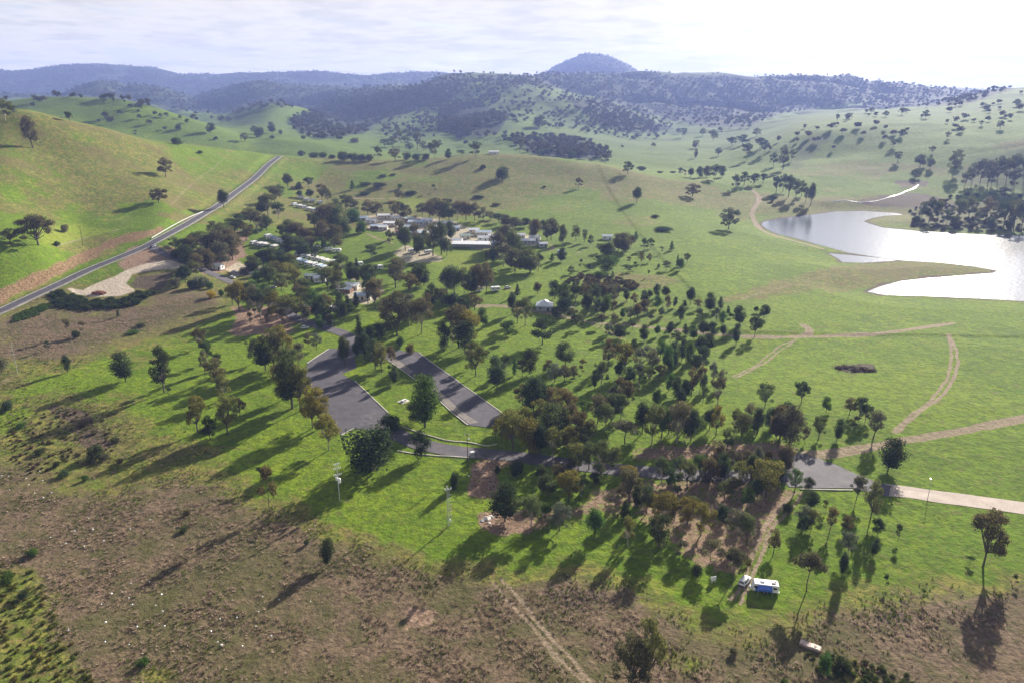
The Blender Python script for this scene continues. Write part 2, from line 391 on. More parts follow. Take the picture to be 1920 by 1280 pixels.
# dirt tracks: centre line in the photo, width in metres, twin ruts?
TRACKS = [
 ([(1500,852),(1560,850),(1620,840),(1680,828),(1760,815),(1840,800),(1920,784),(2050,755)], 5.5, False, 1.0),
 ([(1672,816),(1710,780),(1750,750),(1778,715),(1789,680),(1787,650),(1776,622)], 3.4, True, .95),
 ([(880,574),(940,574),(985,580),(1040,590),(1100,603),(1180,610),(1260,618),(1330,625),(1400,631),(1480,632),(1560,630),(1650,625),(1730,614),(1800,604)], 4.2, False, .95),
 ([(1470,632),(1508,629),(1517,618),(1500,606)], 5.0, False, .95),
 ([(1500,632),(1460,655),(1420,685),(1365,712)], 3.2, True, .7),
 ([(1375,566),(1450,542),(1520,525),(1600,508)], 4.0, True, .5),
 ([(1392,349),(1412,358),(1424,375),(1410,400),(1424,428),(1456,443),(1516,459),(1550,469)], 5.0, False, 1.0),
 ([(1505,915),(1470,955),(1437,995),(1418,1045),(1398,1095),(1375,1135)], 3.8, True, .75),
 ([(925,1080),(965,1125),(1015,1185),(1075,1250),(1125,1310)], 3.4, True, .70),
 ([(1010,1190),(1040,1235),(1075,1290)], 1.2, False, .55),
 ([(1100,605),(1140,620),(1175,640)], 2.5, True, .7),
 ([(640,371),(700,373),(760,373)], 4.0, False, .9),
 ([(680,436),(715,450),(742,458)], 3.0, False, .8),
 ([(1010,456),(1033,460),(1036,467),(1008,472)], 3.0, False, .8),
 ([(1110,462),(1090,470),(1075,480)], 2.0, False, .5),
 ([(310,395),(360,345),(400,315),(432,288)], 3.0, False, .45),
 ([(1440,262),(1470,250),(1500,241)], 6.0, False, .9),
 ([(1310,283),(1350,281),(1400,272)], 6.0, False, .6),
 ([(1480,295),(1530,262),(1560,250)], 5.0, False, .35),
 ([(720,552),(700,535),(660,523),(650,522)], 3.0, False, .9),
 ([(880,535),(930,540),(970,548)], 3.0, False, .7),
 ([(0,722),(15,710),(32,702)], 2.0, False, .5),
 ([(830,570),(870,572)], 3.0, False, .7),
 ([(1525,556),(1560,550),(1605,542)], 3.0, False, .2),
 ([(1680,1118),(1500,1140),(1400,1190)], 1.5, False, .2),
]
track = np.zeros(XG.shape)
for px, w, twin, st in TRACKS:
    L = line_on_land(px, 5)
    lo, hi = L[:, :2].min(0) - 10, L[:, :2].max(0) + 10
    m = (XG > lo[0]) & (XG < hi[0]) & (YG > lo[1]) & (YG < hi[1])
    d, u = d_line(XG[m], YG[m], L[:, :2])
    d = d + nz2[m] * 1.4
    f = 0.5 + 0.0016 * YG[m]
    ends = sstep(0, 1.2, u) * sstep(0, 1.2, (len(L) - 1) - u)
    if twin:
        v = 1 - sstep(0.40, 0.40 + f * .7, np.abs(d - w * 0.30))
        v = np.maximum(v, 0.18 * (1 - sstep(w * 0.5, w * 0.5 + 1, d)))
    else:
        v = 1 - sstep(w * 0.5 - f * .5, w * 0.5 + f, d)
    track[m] = np.maximum(track[m], v * st * ends)

# woodland colour on the far hills
WOODS = [
 [(-900,100),(900,90),(870,150),(800,150),(740,158),(690,185),(640,220),(560,240),(545,232),(600,200),(480,200),(440,212),(380,212),(300,202),(230,186),(160,180),(60,182),(0,186),(-900,190)],
 [(545,225),(600,200),(650,182),(700,165),(790,146),(860,142),(900,150),(860,170),(840,190),(780,205),(720,225),(680,250),(600,262),(560,250)],
 [(880,140),(1640,138),(1690,155),(1640,185),(1560,200),(1480,208),(1440,222),(1400,240),(1330,238),(1240,222),(1180,205),(1100,178),(1000,158),(930,160)],
 [(1000,80),(1220,80),(1240,150),(1000,150)],
 [(820,205),(880,190),(960,215),(930,250),(860,260),(820,240)],
 [(1050,180),(1150,190),(1260,240),(1220,250),(1150,245),(1100,215)],
 [(960,262),(1080,255),(1150,290),(1100,300),(1000,290)],
 [(1640,138),(1900,165),(1800,200),(1690,200),(1600,205),(1640,180)],
]
wood = region(WOODS, 7, 0.30, (1300, 20000))
wood[YG > 5400] = 1.0
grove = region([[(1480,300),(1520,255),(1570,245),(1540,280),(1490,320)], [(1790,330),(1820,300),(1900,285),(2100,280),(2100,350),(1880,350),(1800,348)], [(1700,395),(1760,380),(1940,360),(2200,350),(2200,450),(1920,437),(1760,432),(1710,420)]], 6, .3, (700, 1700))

olive = np.clip(np.maximum(olive * 1.35, 0.85 * belt * (YG < 480)), 0, 1)
lush = np.clip(0.5 + nz1 * 0.9 + nz3 * 0.6, 0, 1)
MA = np.stack([dry, dirt, np.clip(track, 0, 1), lush], -1)
MB = np.stack([olive, wood, np.maximum(mud, shore * 0.8), np.maximum(gravel, 0)], -1)
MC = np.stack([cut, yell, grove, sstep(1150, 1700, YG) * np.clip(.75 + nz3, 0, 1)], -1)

# ------------------------------------------------------------------ materials
def mat(name):
    m = bpy.data.materials.new(name); m.use_nodes = True
    nt = m.node_tree; b = nt.nodes['Principled BSDF']
    return m, nt, b
def simple(name, col, rough=0.7, metal=0.0, spec=0.3, noise=0.0, nscale=3.0):
    m, nt, b = mat(name)
    b.inputs['Base Color'].default_value = (*col, 1); b.inputs['Roughness'].default_value = rough
    b.inputs['Metallic'].default_value = metal; b.inputs['Specular IOR Level'].default_value = spec
    if noise:
        t = nt.nodes.new('ShaderNodeTexCoord'); n = nt.nodes.new('ShaderNodeTexNoise')
        n.inputs['Scale'].default_value = nscale; n.inputs['Detail'].default_value = 5
        nt.links.new(t.outputs['Object'], n.inputs['Vector'])
        r = nt.nodes.new('ShaderNodeMapRange'); r.inputs['From Min'].default_value = .3; r.inputs['From Max'].default_value = .7
        r.inputs['To Min'].default_value = 1 - noise; r.inputs['To Max'].default_value = 1 + noise
        nt.links.new(n.outputs['Fac'], r.inputs['Value'])
        x = nt.nodes.new('ShaderNodeVectorMath'); x.operation = 'SCALE'; x.inputs[0].default_value = col
        nt.links.new(r.outputs[0], x.inputs['Scale']); nt.links.new(x.outputs[0], b.inputs['Base Color'])
    return m

def ground_material():
    m, nt, b = mat("ground_cover"); N, L = nt.nodes, nt.links
    b.inputs['Roughness'].default_value = 0.95; b.inputs['Specular IOR Level'].default_value = 0.05
    geo = N.new('ShaderNodeNewGeometry')
    def noise(scale, detail=5, rough=.6, off=0.0, aniso=None):
        mp = N.new('ShaderNodeMapping'); mp.inputs['Location'].default_value = (off, off * .7, 0)
        if aniso: mp.inputs['Scale'].default_value = aniso
        L.new(geo.outputs['Position'], mp.inputs[0])
        n = N.new('ShaderNodeTexNoise'); n.inputs['Scale'].default_value = scale
        n.inputs['Detail'].default_value = detail; n.inputs['Roughness'].default_value = rough
        L.new(mp.outputs[0], n.inputs['Vector']); return n.outputs['Fac']
    def attr(name):
        a = N.new('ShaderNodeAttribute'); a.attribute_name = name
        s = N.new('ShaderNodeSeparateColor'); L.new(a.outputs['Color'], s.inputs[0])
        return s.outputs[0], s.outputs[1], s.outputs[2], a.outputs['Alpha']
    def math_(op, a, b_=None, clamp=False):
        n = N.new('ShaderNodeMath'); n.operation = op; n.use_clamp = clamp
        for i, v in enumerate((a, b_)):
            if v is None: continue
            if isinstance(v, (int, float)): n.inputs[i].default_value = v
            else: L.new(v, n.inputs[i])
        return n.outputs[0]
    def ramp(v, a, b_):
        r = N.new('ShaderNodeMapRange'); r.interpolation_type = 'SMOOTHSTEP'
        r.inputs['From Min'].default_value = a; r.inputs['From Max'].default_value = b_
        L.new(v, r.inputs['Value']); return r.outputs[0]
    def mix(f, c1, c2):
        n = N.new('ShaderNodeMix'); n.data_type = 'RGBA'
        if isinstance(f, (int, float)): n.inputs[0].default_value = f
        else: L.new(f, n.inputs[0])
        for i, c in ((6, c1), (7, c2)):
            if isinstance(c, tuple): n.inputs[i].default_value = (*c, 1)
            else: L.new(c, n.inputs[i])
        return n.outputs[2]
    fine = noise(0.9, 6, .72); mid = noise(0.13, 5, .65, 9); big = noise(0.022, 4, .6, 4); grain = noise(3.2, 3, .7, 2)
    clump = noise(0.4, 5, .7, 31)
    dryA, dirtA, trackA, lushA = attr('MA'); oliveA, woodA, mudA, gravA = attr('MB'); cutA, yellA, groveA, nearA = attr('MC')
    def soft(a, n, lo, hi, k=0.9):                       # organic edge: mask displaced by noise
        return ramp(math_('ADD', a, math_('MULTIPLY', math_('SUBTRACT', n, 0.5), k)), lo, hi)
    midr = ramp(mid, .44, .57); clr = ramp(clump, .45, .57); bgr = ramp(big, .44, .56); fnr = ramp(fine, .40, .62)
    gB = mix(ramp(math_('ADD', math_('MULTIPLY', midr, .45), math_('MULTIPLY', lushA, .55)), .2, .8), (0.080, 0.156, 0.007), (0.160, 0.240, 0.011))
    gB = mix(math_('MULTIPLY', bgr, .5), gB, (0.112, 0.205, 0.008))
    grass = mix(math_('MULTIPLY', clr, .62), gB, (0.050, 0.088, 0.011))
    grass = mix(math_('MULTIPLY', fnr, .45), grass, (0.175, 0.195, 0.036))
    grass = mix(math_('MULTIPLY', ramp(noise(0.21, 4, .7, 51), .56, .70), .7), grass, (0.145, 0.130, 0.048))
    oliv = mix(midr, (0.125, 0.155, 0.026), (0.205, 0.195, 0.046))
    oliv = mix(math_('MULTIPLY', clr, .75), oliv, (0.072, 0.092, 0.024))
    oliv = mix(math_('MULTIPLY', ramp(noise(0.21, 4, .7, 51), .50, .62), .65), oliv, (0.165, 0.115, 0.055))
    oliv = mix(math_('MULTIPLY', ramp(big, .50, .60), .5), oliv, (0.140, 0.115, 0.050))
    c = mix(soft(oliveA, mid, .35, .75), grass, oliv)
    c = mix(math_('MULTIPLY', nearA, .75), c, mix(clr, (0.092, 0.140, 0.042), (0.058, 0.092, 0.034)))
    c = mix(math_('MULTIPLY', yellA, .75), c, mix(clr, (0.20, 0.25, 0.03), (0.14, 0.18, 0.025)))
    scrub = mix(ramp(fine, .36, .66), (0.088, 0.063, 0.041), (0.200, 0.143, 0.094))
    scrub = mix(math_('MULTIPLY', ramp(grain, .5, .72), .35), scrub, (0.30, 0.235, 0.165))
    scrub = mix(math_('MULTIPLY', ramp(clump, .50, .70), .5), scrub, (0.075, 0.072, 0.030))
    scrub = mix(math_('MULTIPLY', ramp(mid, .46, .60), .60), scrub, (0.072, 0.074, 0.026))
    scrub = mix(math_('MULTIPLY', ramp(big, .46, .58), .55), scrub, (0.075, 0.080, 0.026))
    c = mix(soft(dryA, math_('ADD', math_('MULTIPLY', fine, .5), math_('MULTIPLY', clump, .5)), .18, .78, 1.7), c, scrub)
    bare = mix(ramp(fine, .35, .68), (0.190, 0.118, 0.080), (0.330, 0.235, 0.172))
    bare = mix(math_('MULTIPLY', ramp(clump, .52, .66), .55), bare, (0.090, 0.085, 0.035))
    c = mix(soft(dirtA, clump, .40, .72, 1.2), c, bare)
    c = mix(math_('MULTIPLY', soft(cutA, clump, .35, .8, 1.0), .9), c, mix(ramp(fine, .38, .62), (0.110, 0.060, 0.035), (0.300, 0.195, 0.120)))
    c = mix(math_('MULTIPLY', soft(mudA, clump, .35, .75, .8), .9), c, mix(ramp(fine, .35, .65), (0.055, 0.038, 0.030), (0.140, 0.105, 0.080)))
    c = mix(math_('MULTIPLY', soft(trackA, fine, .30, .75, .7), .9), c, mix(ramp(fine, .3, .7), (0.18, 0.135, 0.090), (0.34, 0.265, 0.190)))
    c = mix(soft(gravA, clump, .30, .75, .9), c, mix(fnr, (0.36, 0.30, 0.235), (0.56, 0.485, 0.39)))
    wcol = mix(ramp(noise(0.05, 6, .75, 12), .36, .64), (0.018, 0.028, 0.018), (0.055, 0.070, 0.036))
    c = mix(soft(woodA, mid, .35, .75, .6), c, wcol)
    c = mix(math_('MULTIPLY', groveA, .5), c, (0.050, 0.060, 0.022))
    L.new(c, b.inputs['Base Color'])
    bm1 = N.new('ShaderNodeBump'); bm1.inputs['Strength'].default_value = 0.55; bm1.inputs['Distance'].default_value = 1.0
    L.new(math_('ADD', math_('ADD', math_('MULTIPLY', fine, .5), math_('MULTIPLY', grain, .16)), math_('MULTIPLY', clump, 1.5)), bm1.inputs['Height'])
    L.new(bm1.outputs[0], b.inputs['Normal'])
    return m
M_GROUND = ground_material()

def mesh_obj(name, verts, faces, material=None, parent=None, smooth=False, kind=None):
    me = bpy.data.meshes.new(name)
    me.from_pydata([tuple(v) for v in verts], [], [tuple(f) for f in faces])
    me.update()
    if smooth: me.shade_smooth()
    if material: me.materials.append(material)
    o = bpy.data.objects.new(name, me); COL.objects.link(o)
    if parent: o.parent = parent
    if kind: o['kind'] = kind
    return o

def land(name, j0, j1):
    ny = j1 - j0
    co = np.stack([XG[j0:j1], YG[j0:j1], ZG[j0:j1]], -1).reshape(-1, 3)
    idx = np.arange(ny * NA).reshape(ny, NA)
    f = np.stack([idx[:-1, :-1], idx[:-1, 1:], idx[1:, 1:], idx[1:, :-1]], -1).reshape(-1)
    me = bpy.data.meshes.new(name)
    me.vertices.add(len(co)); me.vertices.foreach_set('co', co.astype(np.float32).ravel())
    nf = len(f) // 4
    me.loops.add(len(f)); me.loops.foreach_set('vertex_index', f.astype(np.int32))
    me.polygons.add(nf); me.polygons.foreach_set('loop_start', np.arange(0, nf * 4, 4, dtype=np.int32))
    me.update(calc_edges=True)
    me.shade_smooth()
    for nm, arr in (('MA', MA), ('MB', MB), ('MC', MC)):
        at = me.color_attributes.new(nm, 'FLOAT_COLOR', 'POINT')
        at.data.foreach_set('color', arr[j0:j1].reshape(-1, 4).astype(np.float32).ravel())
    me.materials.append(M_GROUND)
    o = bpy.data.objects.new(name, me); COL.objects.link(o); o['kind'] = 'structure'
    return o
JH = int(np.searchsorted(YS, 1250))
land('ground', 0, JH + 1)
land('hills', JH, NY)

# ------------------------------------------------------------------ water
def water_material():
    m, nt, b = mat("lake_water"); N, L = nt.nodes, nt.links
    b.inputs['Base Color'].default_value = (0.10, 0.115, 0.13, 1); b.inputs['Roughness'].default_value = 0.12
    b.inputs['IOR'].default_value = 1.4; b.inputs['Specular IOR Level'].default_value = 0.6
    g = N.new('ShaderNodeNewGeometry'); mp = N.new('ShaderNodeMapping'); mp.inputs['Scale'].default_value = (1, 1.5, 1)
    L.new(g.outputs['Position'], mp.inputs[0])
    n = N.new('ShaderNodeTexNoise'); n.inputs['Scale'].default_value = 0.25; n.inputs['Detail'].default_value = 4
    L.new(mp.outputs[0], n.inputs['Vector'])
    bp = N.new('ShaderNodeBump'); bp.inputs['Strength'].default_value = 0.6; bp.inputs['Distance'].default_value = 0.25
    L.new(n.outputs['Fac'], bp.inputs['Height']); L.new(bp.outputs[0], b.inputs['Normal'])
    return m
M_WATER = water_material()
def flat_poly(name, pts2, z, material, grow=0.0):
    from mathutils.geometry import tessellate_polygon
    p = [Vector((x, y, 0)) for x, y in pts2]
    F = []
    for t in tessellate_polygon([p]):
        A_, B_, C_ = (p[i] for i in t)
        cr = (B_ - A_).cross(C_ - A_).z
        if abs(cr) > 1e-6: F.append(tuple(t) if cr > 0 else tuple(t)[::-1])
    return mesh_obj(name, [(x, y, z) for x, y in pts2], F, material, kind='structure')
flat_poly('water', LAKE_W, LAKE_Z, M_WATER, 0.0)
flat_poly('pond_water', POND_W, LAKE_Z, M_WATER, 0.0)
# ------------------------------------------------------------------ sealed roads, car parks, kerbs
def road_material(name, c1, c2, rough=0.85, stain=0.25, sc=0.25):
    m, nt, b = mat(name); N, L = nt.nodes, nt.links
    b.inputs['Roughness'].default_value = rough; b.inputs['Specular IOR Level'].default_value = 0.25
    g = N.new('ShaderNodeNewGeometry')
    def n(s, d, off=0):
        mp = N.new('ShaderNodeMapping'); mp.inputs['Location'].default_value = (off, off, 0); L.new(g.outputs['Position'], mp.inputs[0])
        t = N.new('ShaderNodeTexNoise'); t.inputs['Scale'].default_value = s; t.inputs['Detail'].default_value = d
        t.inputs['Roughness'].default_value = .65; L.new(mp.outputs[0], t.inputs['Vector']); return t.outputs['Fac']
    def rp(v, a, b_, to=1.0):
        r = N.new('ShaderNodeMapRange'); r.inputs['From Min'].default_value = a; r.inputs['From Max'].default_value = b_; r.inputs['To Max'].default_value = to
        L.new(v, r.inputs['Value']); return r.outputs[0]
    def mx(f, a, b_):
        x = N.new('ShaderNodeMix'); x.data_type = 'RGBA'; L.new(f, x.inputs[0])
        for i, c in ((6, a), (7, b_)):
            if isinstance(c, tuple): x.inputs[i].default_value = (*c, 1)
            else: L.new(c, x.inputs[i])
        return x.outputs[2]
    c = mx(rp(n(sc, 5), .35, .65), c1, c2)
    c = mx(rp(n(4.0, 3, 5), .45, .7, .5), c, tuple(v * 1.5 for v in c2))
    c = mx(rp(n(0.09, 4, 8), .58, .7, stain), c, tuple(min(1, v * 2.2) for v in c2))
    L.new(c, b.inputs['Base Color'])
    return m
M_ASPHALT = road_material("asphalt", (0.050, 0.047, 0.058), (0.080, 0.074, 0.086), stain=.35)
M_OLD = road_material("worn_asphalt", (0.062, 0.058, 0.068), (0.105, 0.096, 0.104), stain=.5)
M_SHOULDER = road_material("gravel_shoulder", (0.19, 0.18, 0.165), (0.30, 0.28, 0.25))
M_PALE = road_material("pale_gravel_road", (0.30, 0.245, 0.205), (0.38, 0.32, 0.27), stain=.15)
M_WORN = road_material("worn_gravel", (0.13, 0.115, 0.105), (0.21, 0.185, 0.16), stain=.6, sc=.5)
M_CONC = simple("concrete_kerb", (0.50, 0.47, 0.40), .8, noise=.2, nscale=.4)
M_LINE = simple("road_paint", (0.70, 0.70, 0.68), .6, noise=.25, nscale=.3)

def ribbon(name, line, w, material, lift, n_across=3, wfun=None, skirt=0.0, kind='structure', shift=0.0):
    line = np.asarray(line); t = np.gradient(line[:, :2], axis=0); t /= np.linalg.norm(t, axis=1)[:, None]
    nr = np.stack([-t[:, 1], t[:, 0]], 1)
    V, F = [], []
    us = np.linspace(-.5, .5, n_across + 1)
    if skirt: us = np.concatenate([[-.5], us, [.5]])
    for i, p in enumerate(line):
        ww = w if wfun is None else wfun(i / (len(line) - 1))
        for q, u in enumerate(us):
            x, y = p[0] + nr[i, 0] * (u * ww + shift), p[1] + nr[i, 1] * (u * ww + shift)
            z = float(grid_z(x, y)) + lift
            if skirt and q in (0, len(us) - 1): z -= skirt
            V.append((x, y, z))
    k = len(us)
    for i in range(len(line) - 1):
        for j in range(k - 1):
            a = i * k + j
            F.append((a, a + k, a + k + 1, a + 1))
    return mesh_obj(name, V, F, material, kind=kind)
def resample(line, step):
    line = np.asarray(line); s = np.concatenate([[0], np.cumsum(np.linalg.norm(np.diff(line[:, :2], axis=0), axis=1))])
    n = max(2, int(s[-1] / step)); q = np.linspace(0, s[-1], n + 1)
    return np.stack([np.interp(q, s, line[:, i]) for i in range(line.shape[1])], 1)
def drape(name, px, material, lift, step=2.5):
    """a paved area traced by its corners, laid on the land as a fine sheet"""
    X_, Y_, Z_, ok = hit([p[0] for p in px], [p[1] for p in px])
    P = np.stack([X_, Y_], 1)
    bm = bmesh.new()
    bm.faces.new([bm.verts.new((x, y, 0)) for x, y in P])
    lo, hi = P.min(0), P.max(0)
    for ax in (0, 1):
        for v in np.arange(lo[ax] + step / 2, hi[ax], step):
            co = [0, 0, 0]; co[ax] = v; no = [0, 0, 0]; no[ax] = 1
            bmesh.ops.bisect_plane(bm, geom=bm.verts[:] + bm.edges[:] + bm.faces[:], plane_co=co, plane_no=no)
    for v in bm.verts: v.co.z = float(grid_z(v.co.x, v.co.y)) + lift
    bmesh.ops.triangulate(bm, faces=bm.faces[:])
    me = bpy.data.meshes.new(name); bm.to_mesh(me); bm.free(); me.materials.append(material)
    o = bpy.data.objects.new(name, me); COL.objects.link(o); o['kind'] = 'structure'
    return o
def px_line(px, step=3.0, n=8):
    return resample(line_on_land(px, n), step)
def level(px, soft=6.0, win=9):
    """flatten the land under a paved area a little so that the sheet lies on it"""
    global ZG
    X_, Y_, Z_, ok = hit([p[0] for p in px], [p[1] for p in px])
    P = np.stack([X_, Y_], 1)
    lo, hi = P.min(0) - soft, P.max(0) + soft
    m = (XG > lo[0]) & (XG < hi[0]) & (YG > lo[1]) & (YG < hi[1])
    s = sdf_poly(XG[m], YG[m], P); Amat = np.stack([X_, Y_, np.ones(len(X_))], 1)
    c, *_ = np.linalg.lstsq(Amat, Z_, rcond=None)
    zr = c[0] * XG[m] + c[1] * YG[m] + c[2]
    k = 1 - sstep(0, soft, s)
    ZG[m] = ZG[m] * (1 - k) + zr * k

r = resample(ROAD, 4.0)
ribbon('road_shoulder', r, 9.6, M_SHOULDER, 0.12, 4, skirt=.6)
ribbon('road', r, 7.6, M_ASPHALT, 0.22, 4)
ribbon('road_line', r, 0.22, M_LINE, 0.29, 1, shift=3.45)
ribbon('road_line', r, 0.22, M_LINE, 0.29, 1, shift=-3.45)
ribbon('road', px_line([(283,462),(310,478),(345,492),(385,508),(430,528),(470,545),(520,572),(555,596),(600,612),(640,624),(662,640),(655,668)], 3), 7.5, M_OLD, 0.16, 3)
ribbon('road', px_line([(690,775),(722,800),(752,818),(790,833),(850,845),(905,850),(960,855),(1060,868),(1170,881),(1300,890),(1420,893),(1500,893),(1570,899),(1640,914),(1668,921)], 3), 8.0, M_OLD, 0.15, 3)
ribbon('gravel_road', px_line([(1655,917),(1700,922),(1740,928),(1800,936),(1860,944),(1920,952),(2050,968)], 3), 8.2, M_PALE, 0.10, 3)
drape('road_junction', [(1470,848),(1510,850),(1560,868),(1600,886),(1640,902),(1672,912),(1660,922),(1600,915),(1540,915),(1480,913),(1465,895)], M_OLD, 0.13)
drape('car_park', [(617,654),(662,652),(668,690),(641,701),(665,714),(697,745),(728,774),(745,800),(722,812),(690,806),(662,803),(640,816),(610,775),(588,735),(574,705),(576,681)], M_ASPHALT, 0.12)
drape('car_park', [(655,640),(690,640),(730,655),(785,660),(806,676),(860,715),(905,747),(947,777),(942,792),(915,801),(877,797),(845,770),(800,728),(728,676),(700,664),(660,662)], M_ASPHALT, 0.14)
drape('gravel_patch', [(792,716),(812,722),(835,742),(866,772),(898,792),(880,795),(848,770),(806,732)], M_WORN, 0.17)
drape('gravel_patch', [(728,672),(745,674),(775,696),(768,702),(745,686)], M_WORN, 0.17)
def kerb(px, w=0.35, hgt=0.16, lift=0.14):
    l = px_line(px, 2.0, 3)
    t = np.gradient(l[:, :2], axis=0); t /= np.linalg.norm(t, axis=1)[:, None]; nr = np.stack([-t[:, 1], t[:, 0]], 1)
    V, F = [], []
    for i, p in enumerate(l):
        z = float(grid_z(p[0], p[1]))
        for u, zz in ((-.5, z - .2), (-.5, z + lift + hgt), (.5, z + lift + hgt), (.5, z - .2)):
            V.append((p[0] + nr[i, 0] * u * w, p[1] + nr[i, 1] * u * w, zz))
    for i in range(len(l) - 1):
        for j in range(3):
            a = i * 4 + j; F.append((a, a + 4, a + 5, a + 1))
    return mesh_obj('kerb', V, F, M_CONC, kind='structure')
kerb([(665,714),(697,744),(728,774)]); kerb([(576,681),(597,667),(617,654)]); kerb([(640,816),(652,809),(664,803)])
kerb([(728,676),(765,702),(800,729),(845,771),(877,797)]); kerb([(785,661),(806,677),(860,716),(905,748),(947,778)])
kerb([(755,800),(790,812),(840,826),(880,829),(912,836),(932,832)]); kerb([(745,845),(790,852),(850,856),(880,858)])
kerb([(1500,917),(1545,918),(1600,919)])

ribbon('creek_water', px_line([(1560,379),(1583,376),(1612,380),(1645,377),(1668,370),(1686,365),(1697,360),(1708,356),(1716,352),(1722,347)], 4, 6), 4.0, M_WATER, 0.35, 1, wfun=lambda t: 1.2 + 2.0 * abs(math.sin(t * 9)))
# white guard rail above the left road
M_STEEL = simple("galvanised_steel", (0.62, 0.63, 0.62), .45, .5, noise=.1)
def guard_rail(px):
    l = px_line(px, 4.0, 4)
    root = bpy.data.objects.new('guard_rail', None); COL.objects.link(root); root.location = l[0]
    tag(root, 'long pale steel guard rail along the uphill edge of the left road', 'guard rail')
    V, F = [], []
    for i, p in enumerate(l):
        z = float(grid_z(p[0], p[1]))
        for dx, dz in ((0, .35), (0, .95), (.3, .95), (.3, .35)): V.append((p[0] + dx - l[0][0], p[1] - l[0][1], z + dz - l[0][2]))
    for i in range(len(l) - 1):
        for j in range(4): a = i * 4; F.append((a + j, a + 4 + j, a + 4 + (j + 1) % 4, a + (j + 1) % 4))
    mesh_obj('rail', V, F, M_STEEL, root)
    pm = None
    for p in l[::2]:
        z = float(grid_z(p[0], p[1]))
        if pm is None:
            pm = mesh_obj('post', *box_vf(0, 0, .5, .16, .16, 1.2), M_STEEL, root); o = pm
        else:
            o = pm.copy(); COL.objects.link(o); o.parent = root
        o.location = (p[0] + .15 - l[0][0], p[1] + .25 - l[0][1], z - l[0][2])
def box_vf(cx, cy, cz, sx, sy, sz):
    v = [(cx + sx * i / 2, cy + sy * j / 2, cz + sz * k / 2) for i in (-1, 1) for j in (-1, 1) for k in (-1, 1)]
    return v, [(0,1,3,2),(4,6,7,5),(0,4,5,1),(2,3,7,6),(0,2,6,4),(1,5,7,3)]
guard_rail([(284,448),(320,427),(350,411),(381,398)])

# ------------------------------------------------------------------ trees: shapes
def leaf_material(name, use_object_colour=True, col=(.05, .06, .025)):
    m, nt, b = mat(name); N, L = nt.nodes, nt.links
    at = N.new('ShaderNodeAttribute'); at.attribute_name = 'v'
    mr = N.new('ShaderNodeMapRange'); mr.inputs['To Min'].default_value = 0.40; mr.inputs['To Max'].default_value = 1.9
    L.new(at.outputs['Fac'], mr.inputs['Value'])
    vm = N.new('ShaderNodeVectorMath'); vm.operation = 'SCALE'
    oi = N.new('ShaderNodeObjectInfo')
    if use_object_colour: L.new(oi.outputs['Color'], vm.inputs[0])
    else:
        rp = N.new('ShaderNodeMix'); rp.data_type = 'RGBA'; rp.inputs[6].default_value = (*col, 1)
        rp.inputs[7].default_value = (col[0] * 1.6, col[1] * 1.15, col[2] * 1.1, 1)
        L.new(oi.outputs['Random'], rp.inputs[0]); L.new(rp.outputs[2], vm.inputs[0])
    L.new(mr.outputs[0], vm.inputs['Scale'])
    # a few leaf clumps turn warm
    wm = N.new('ShaderNodeMix'); wm.data_type = 'RGBA'; wm.blend_type = 'MULTIPLY'
    wm.inputs[7].default_value = (1.25, 1.10, .75, 1)
    mr2 = N.new('ShaderNodeMapRange'); mr2.inputs['From Min'].default_value = .6; mr2.inputs['From Max'].default_value = 1.0
    L.new(at.outputs['Fac'], mr2.inputs['Value']); L.new(mr2.outputs[0], wm.inputs[0]); L.new(vm.outputs[0], wm.inputs[6])
    nt.nodes.remove(b)
    d = N.new('ShaderNodeBsdfDiffuse'); t = N.new('ShaderNodeBsdfTranslucent'); mx = N.new('ShaderNodeMixShader')
    mx.inputs[0].default_value = 0.38
    L.new(wm.outputs[2], d.inputs['Color']); L.new(wm.outputs[2], t.inputs['Color'])
    L.new(d.outputs[0], mx.inputs[1]); L.new(t.outputs[0], mx.inputs[2])
    out = [n for n in N if n.type == 'OUTPUT_MATERIAL'][0]; L.new(mx.outputs[0], out.inputs['Surface'])
    return m
M_LEAF = leaf_material("foliage")
M_LEAF_FAR = leaf_material("far_foliage", False, (.042, .052, .026))
M_BARK = simple("bark", (0.105, 0.088, 0.072), .9, noise=.35, nscale=6)
M_PALEBARK = simple("pale_bark", (0.34, 0.30, 0.25), .85, noise=.3, nscale=6)

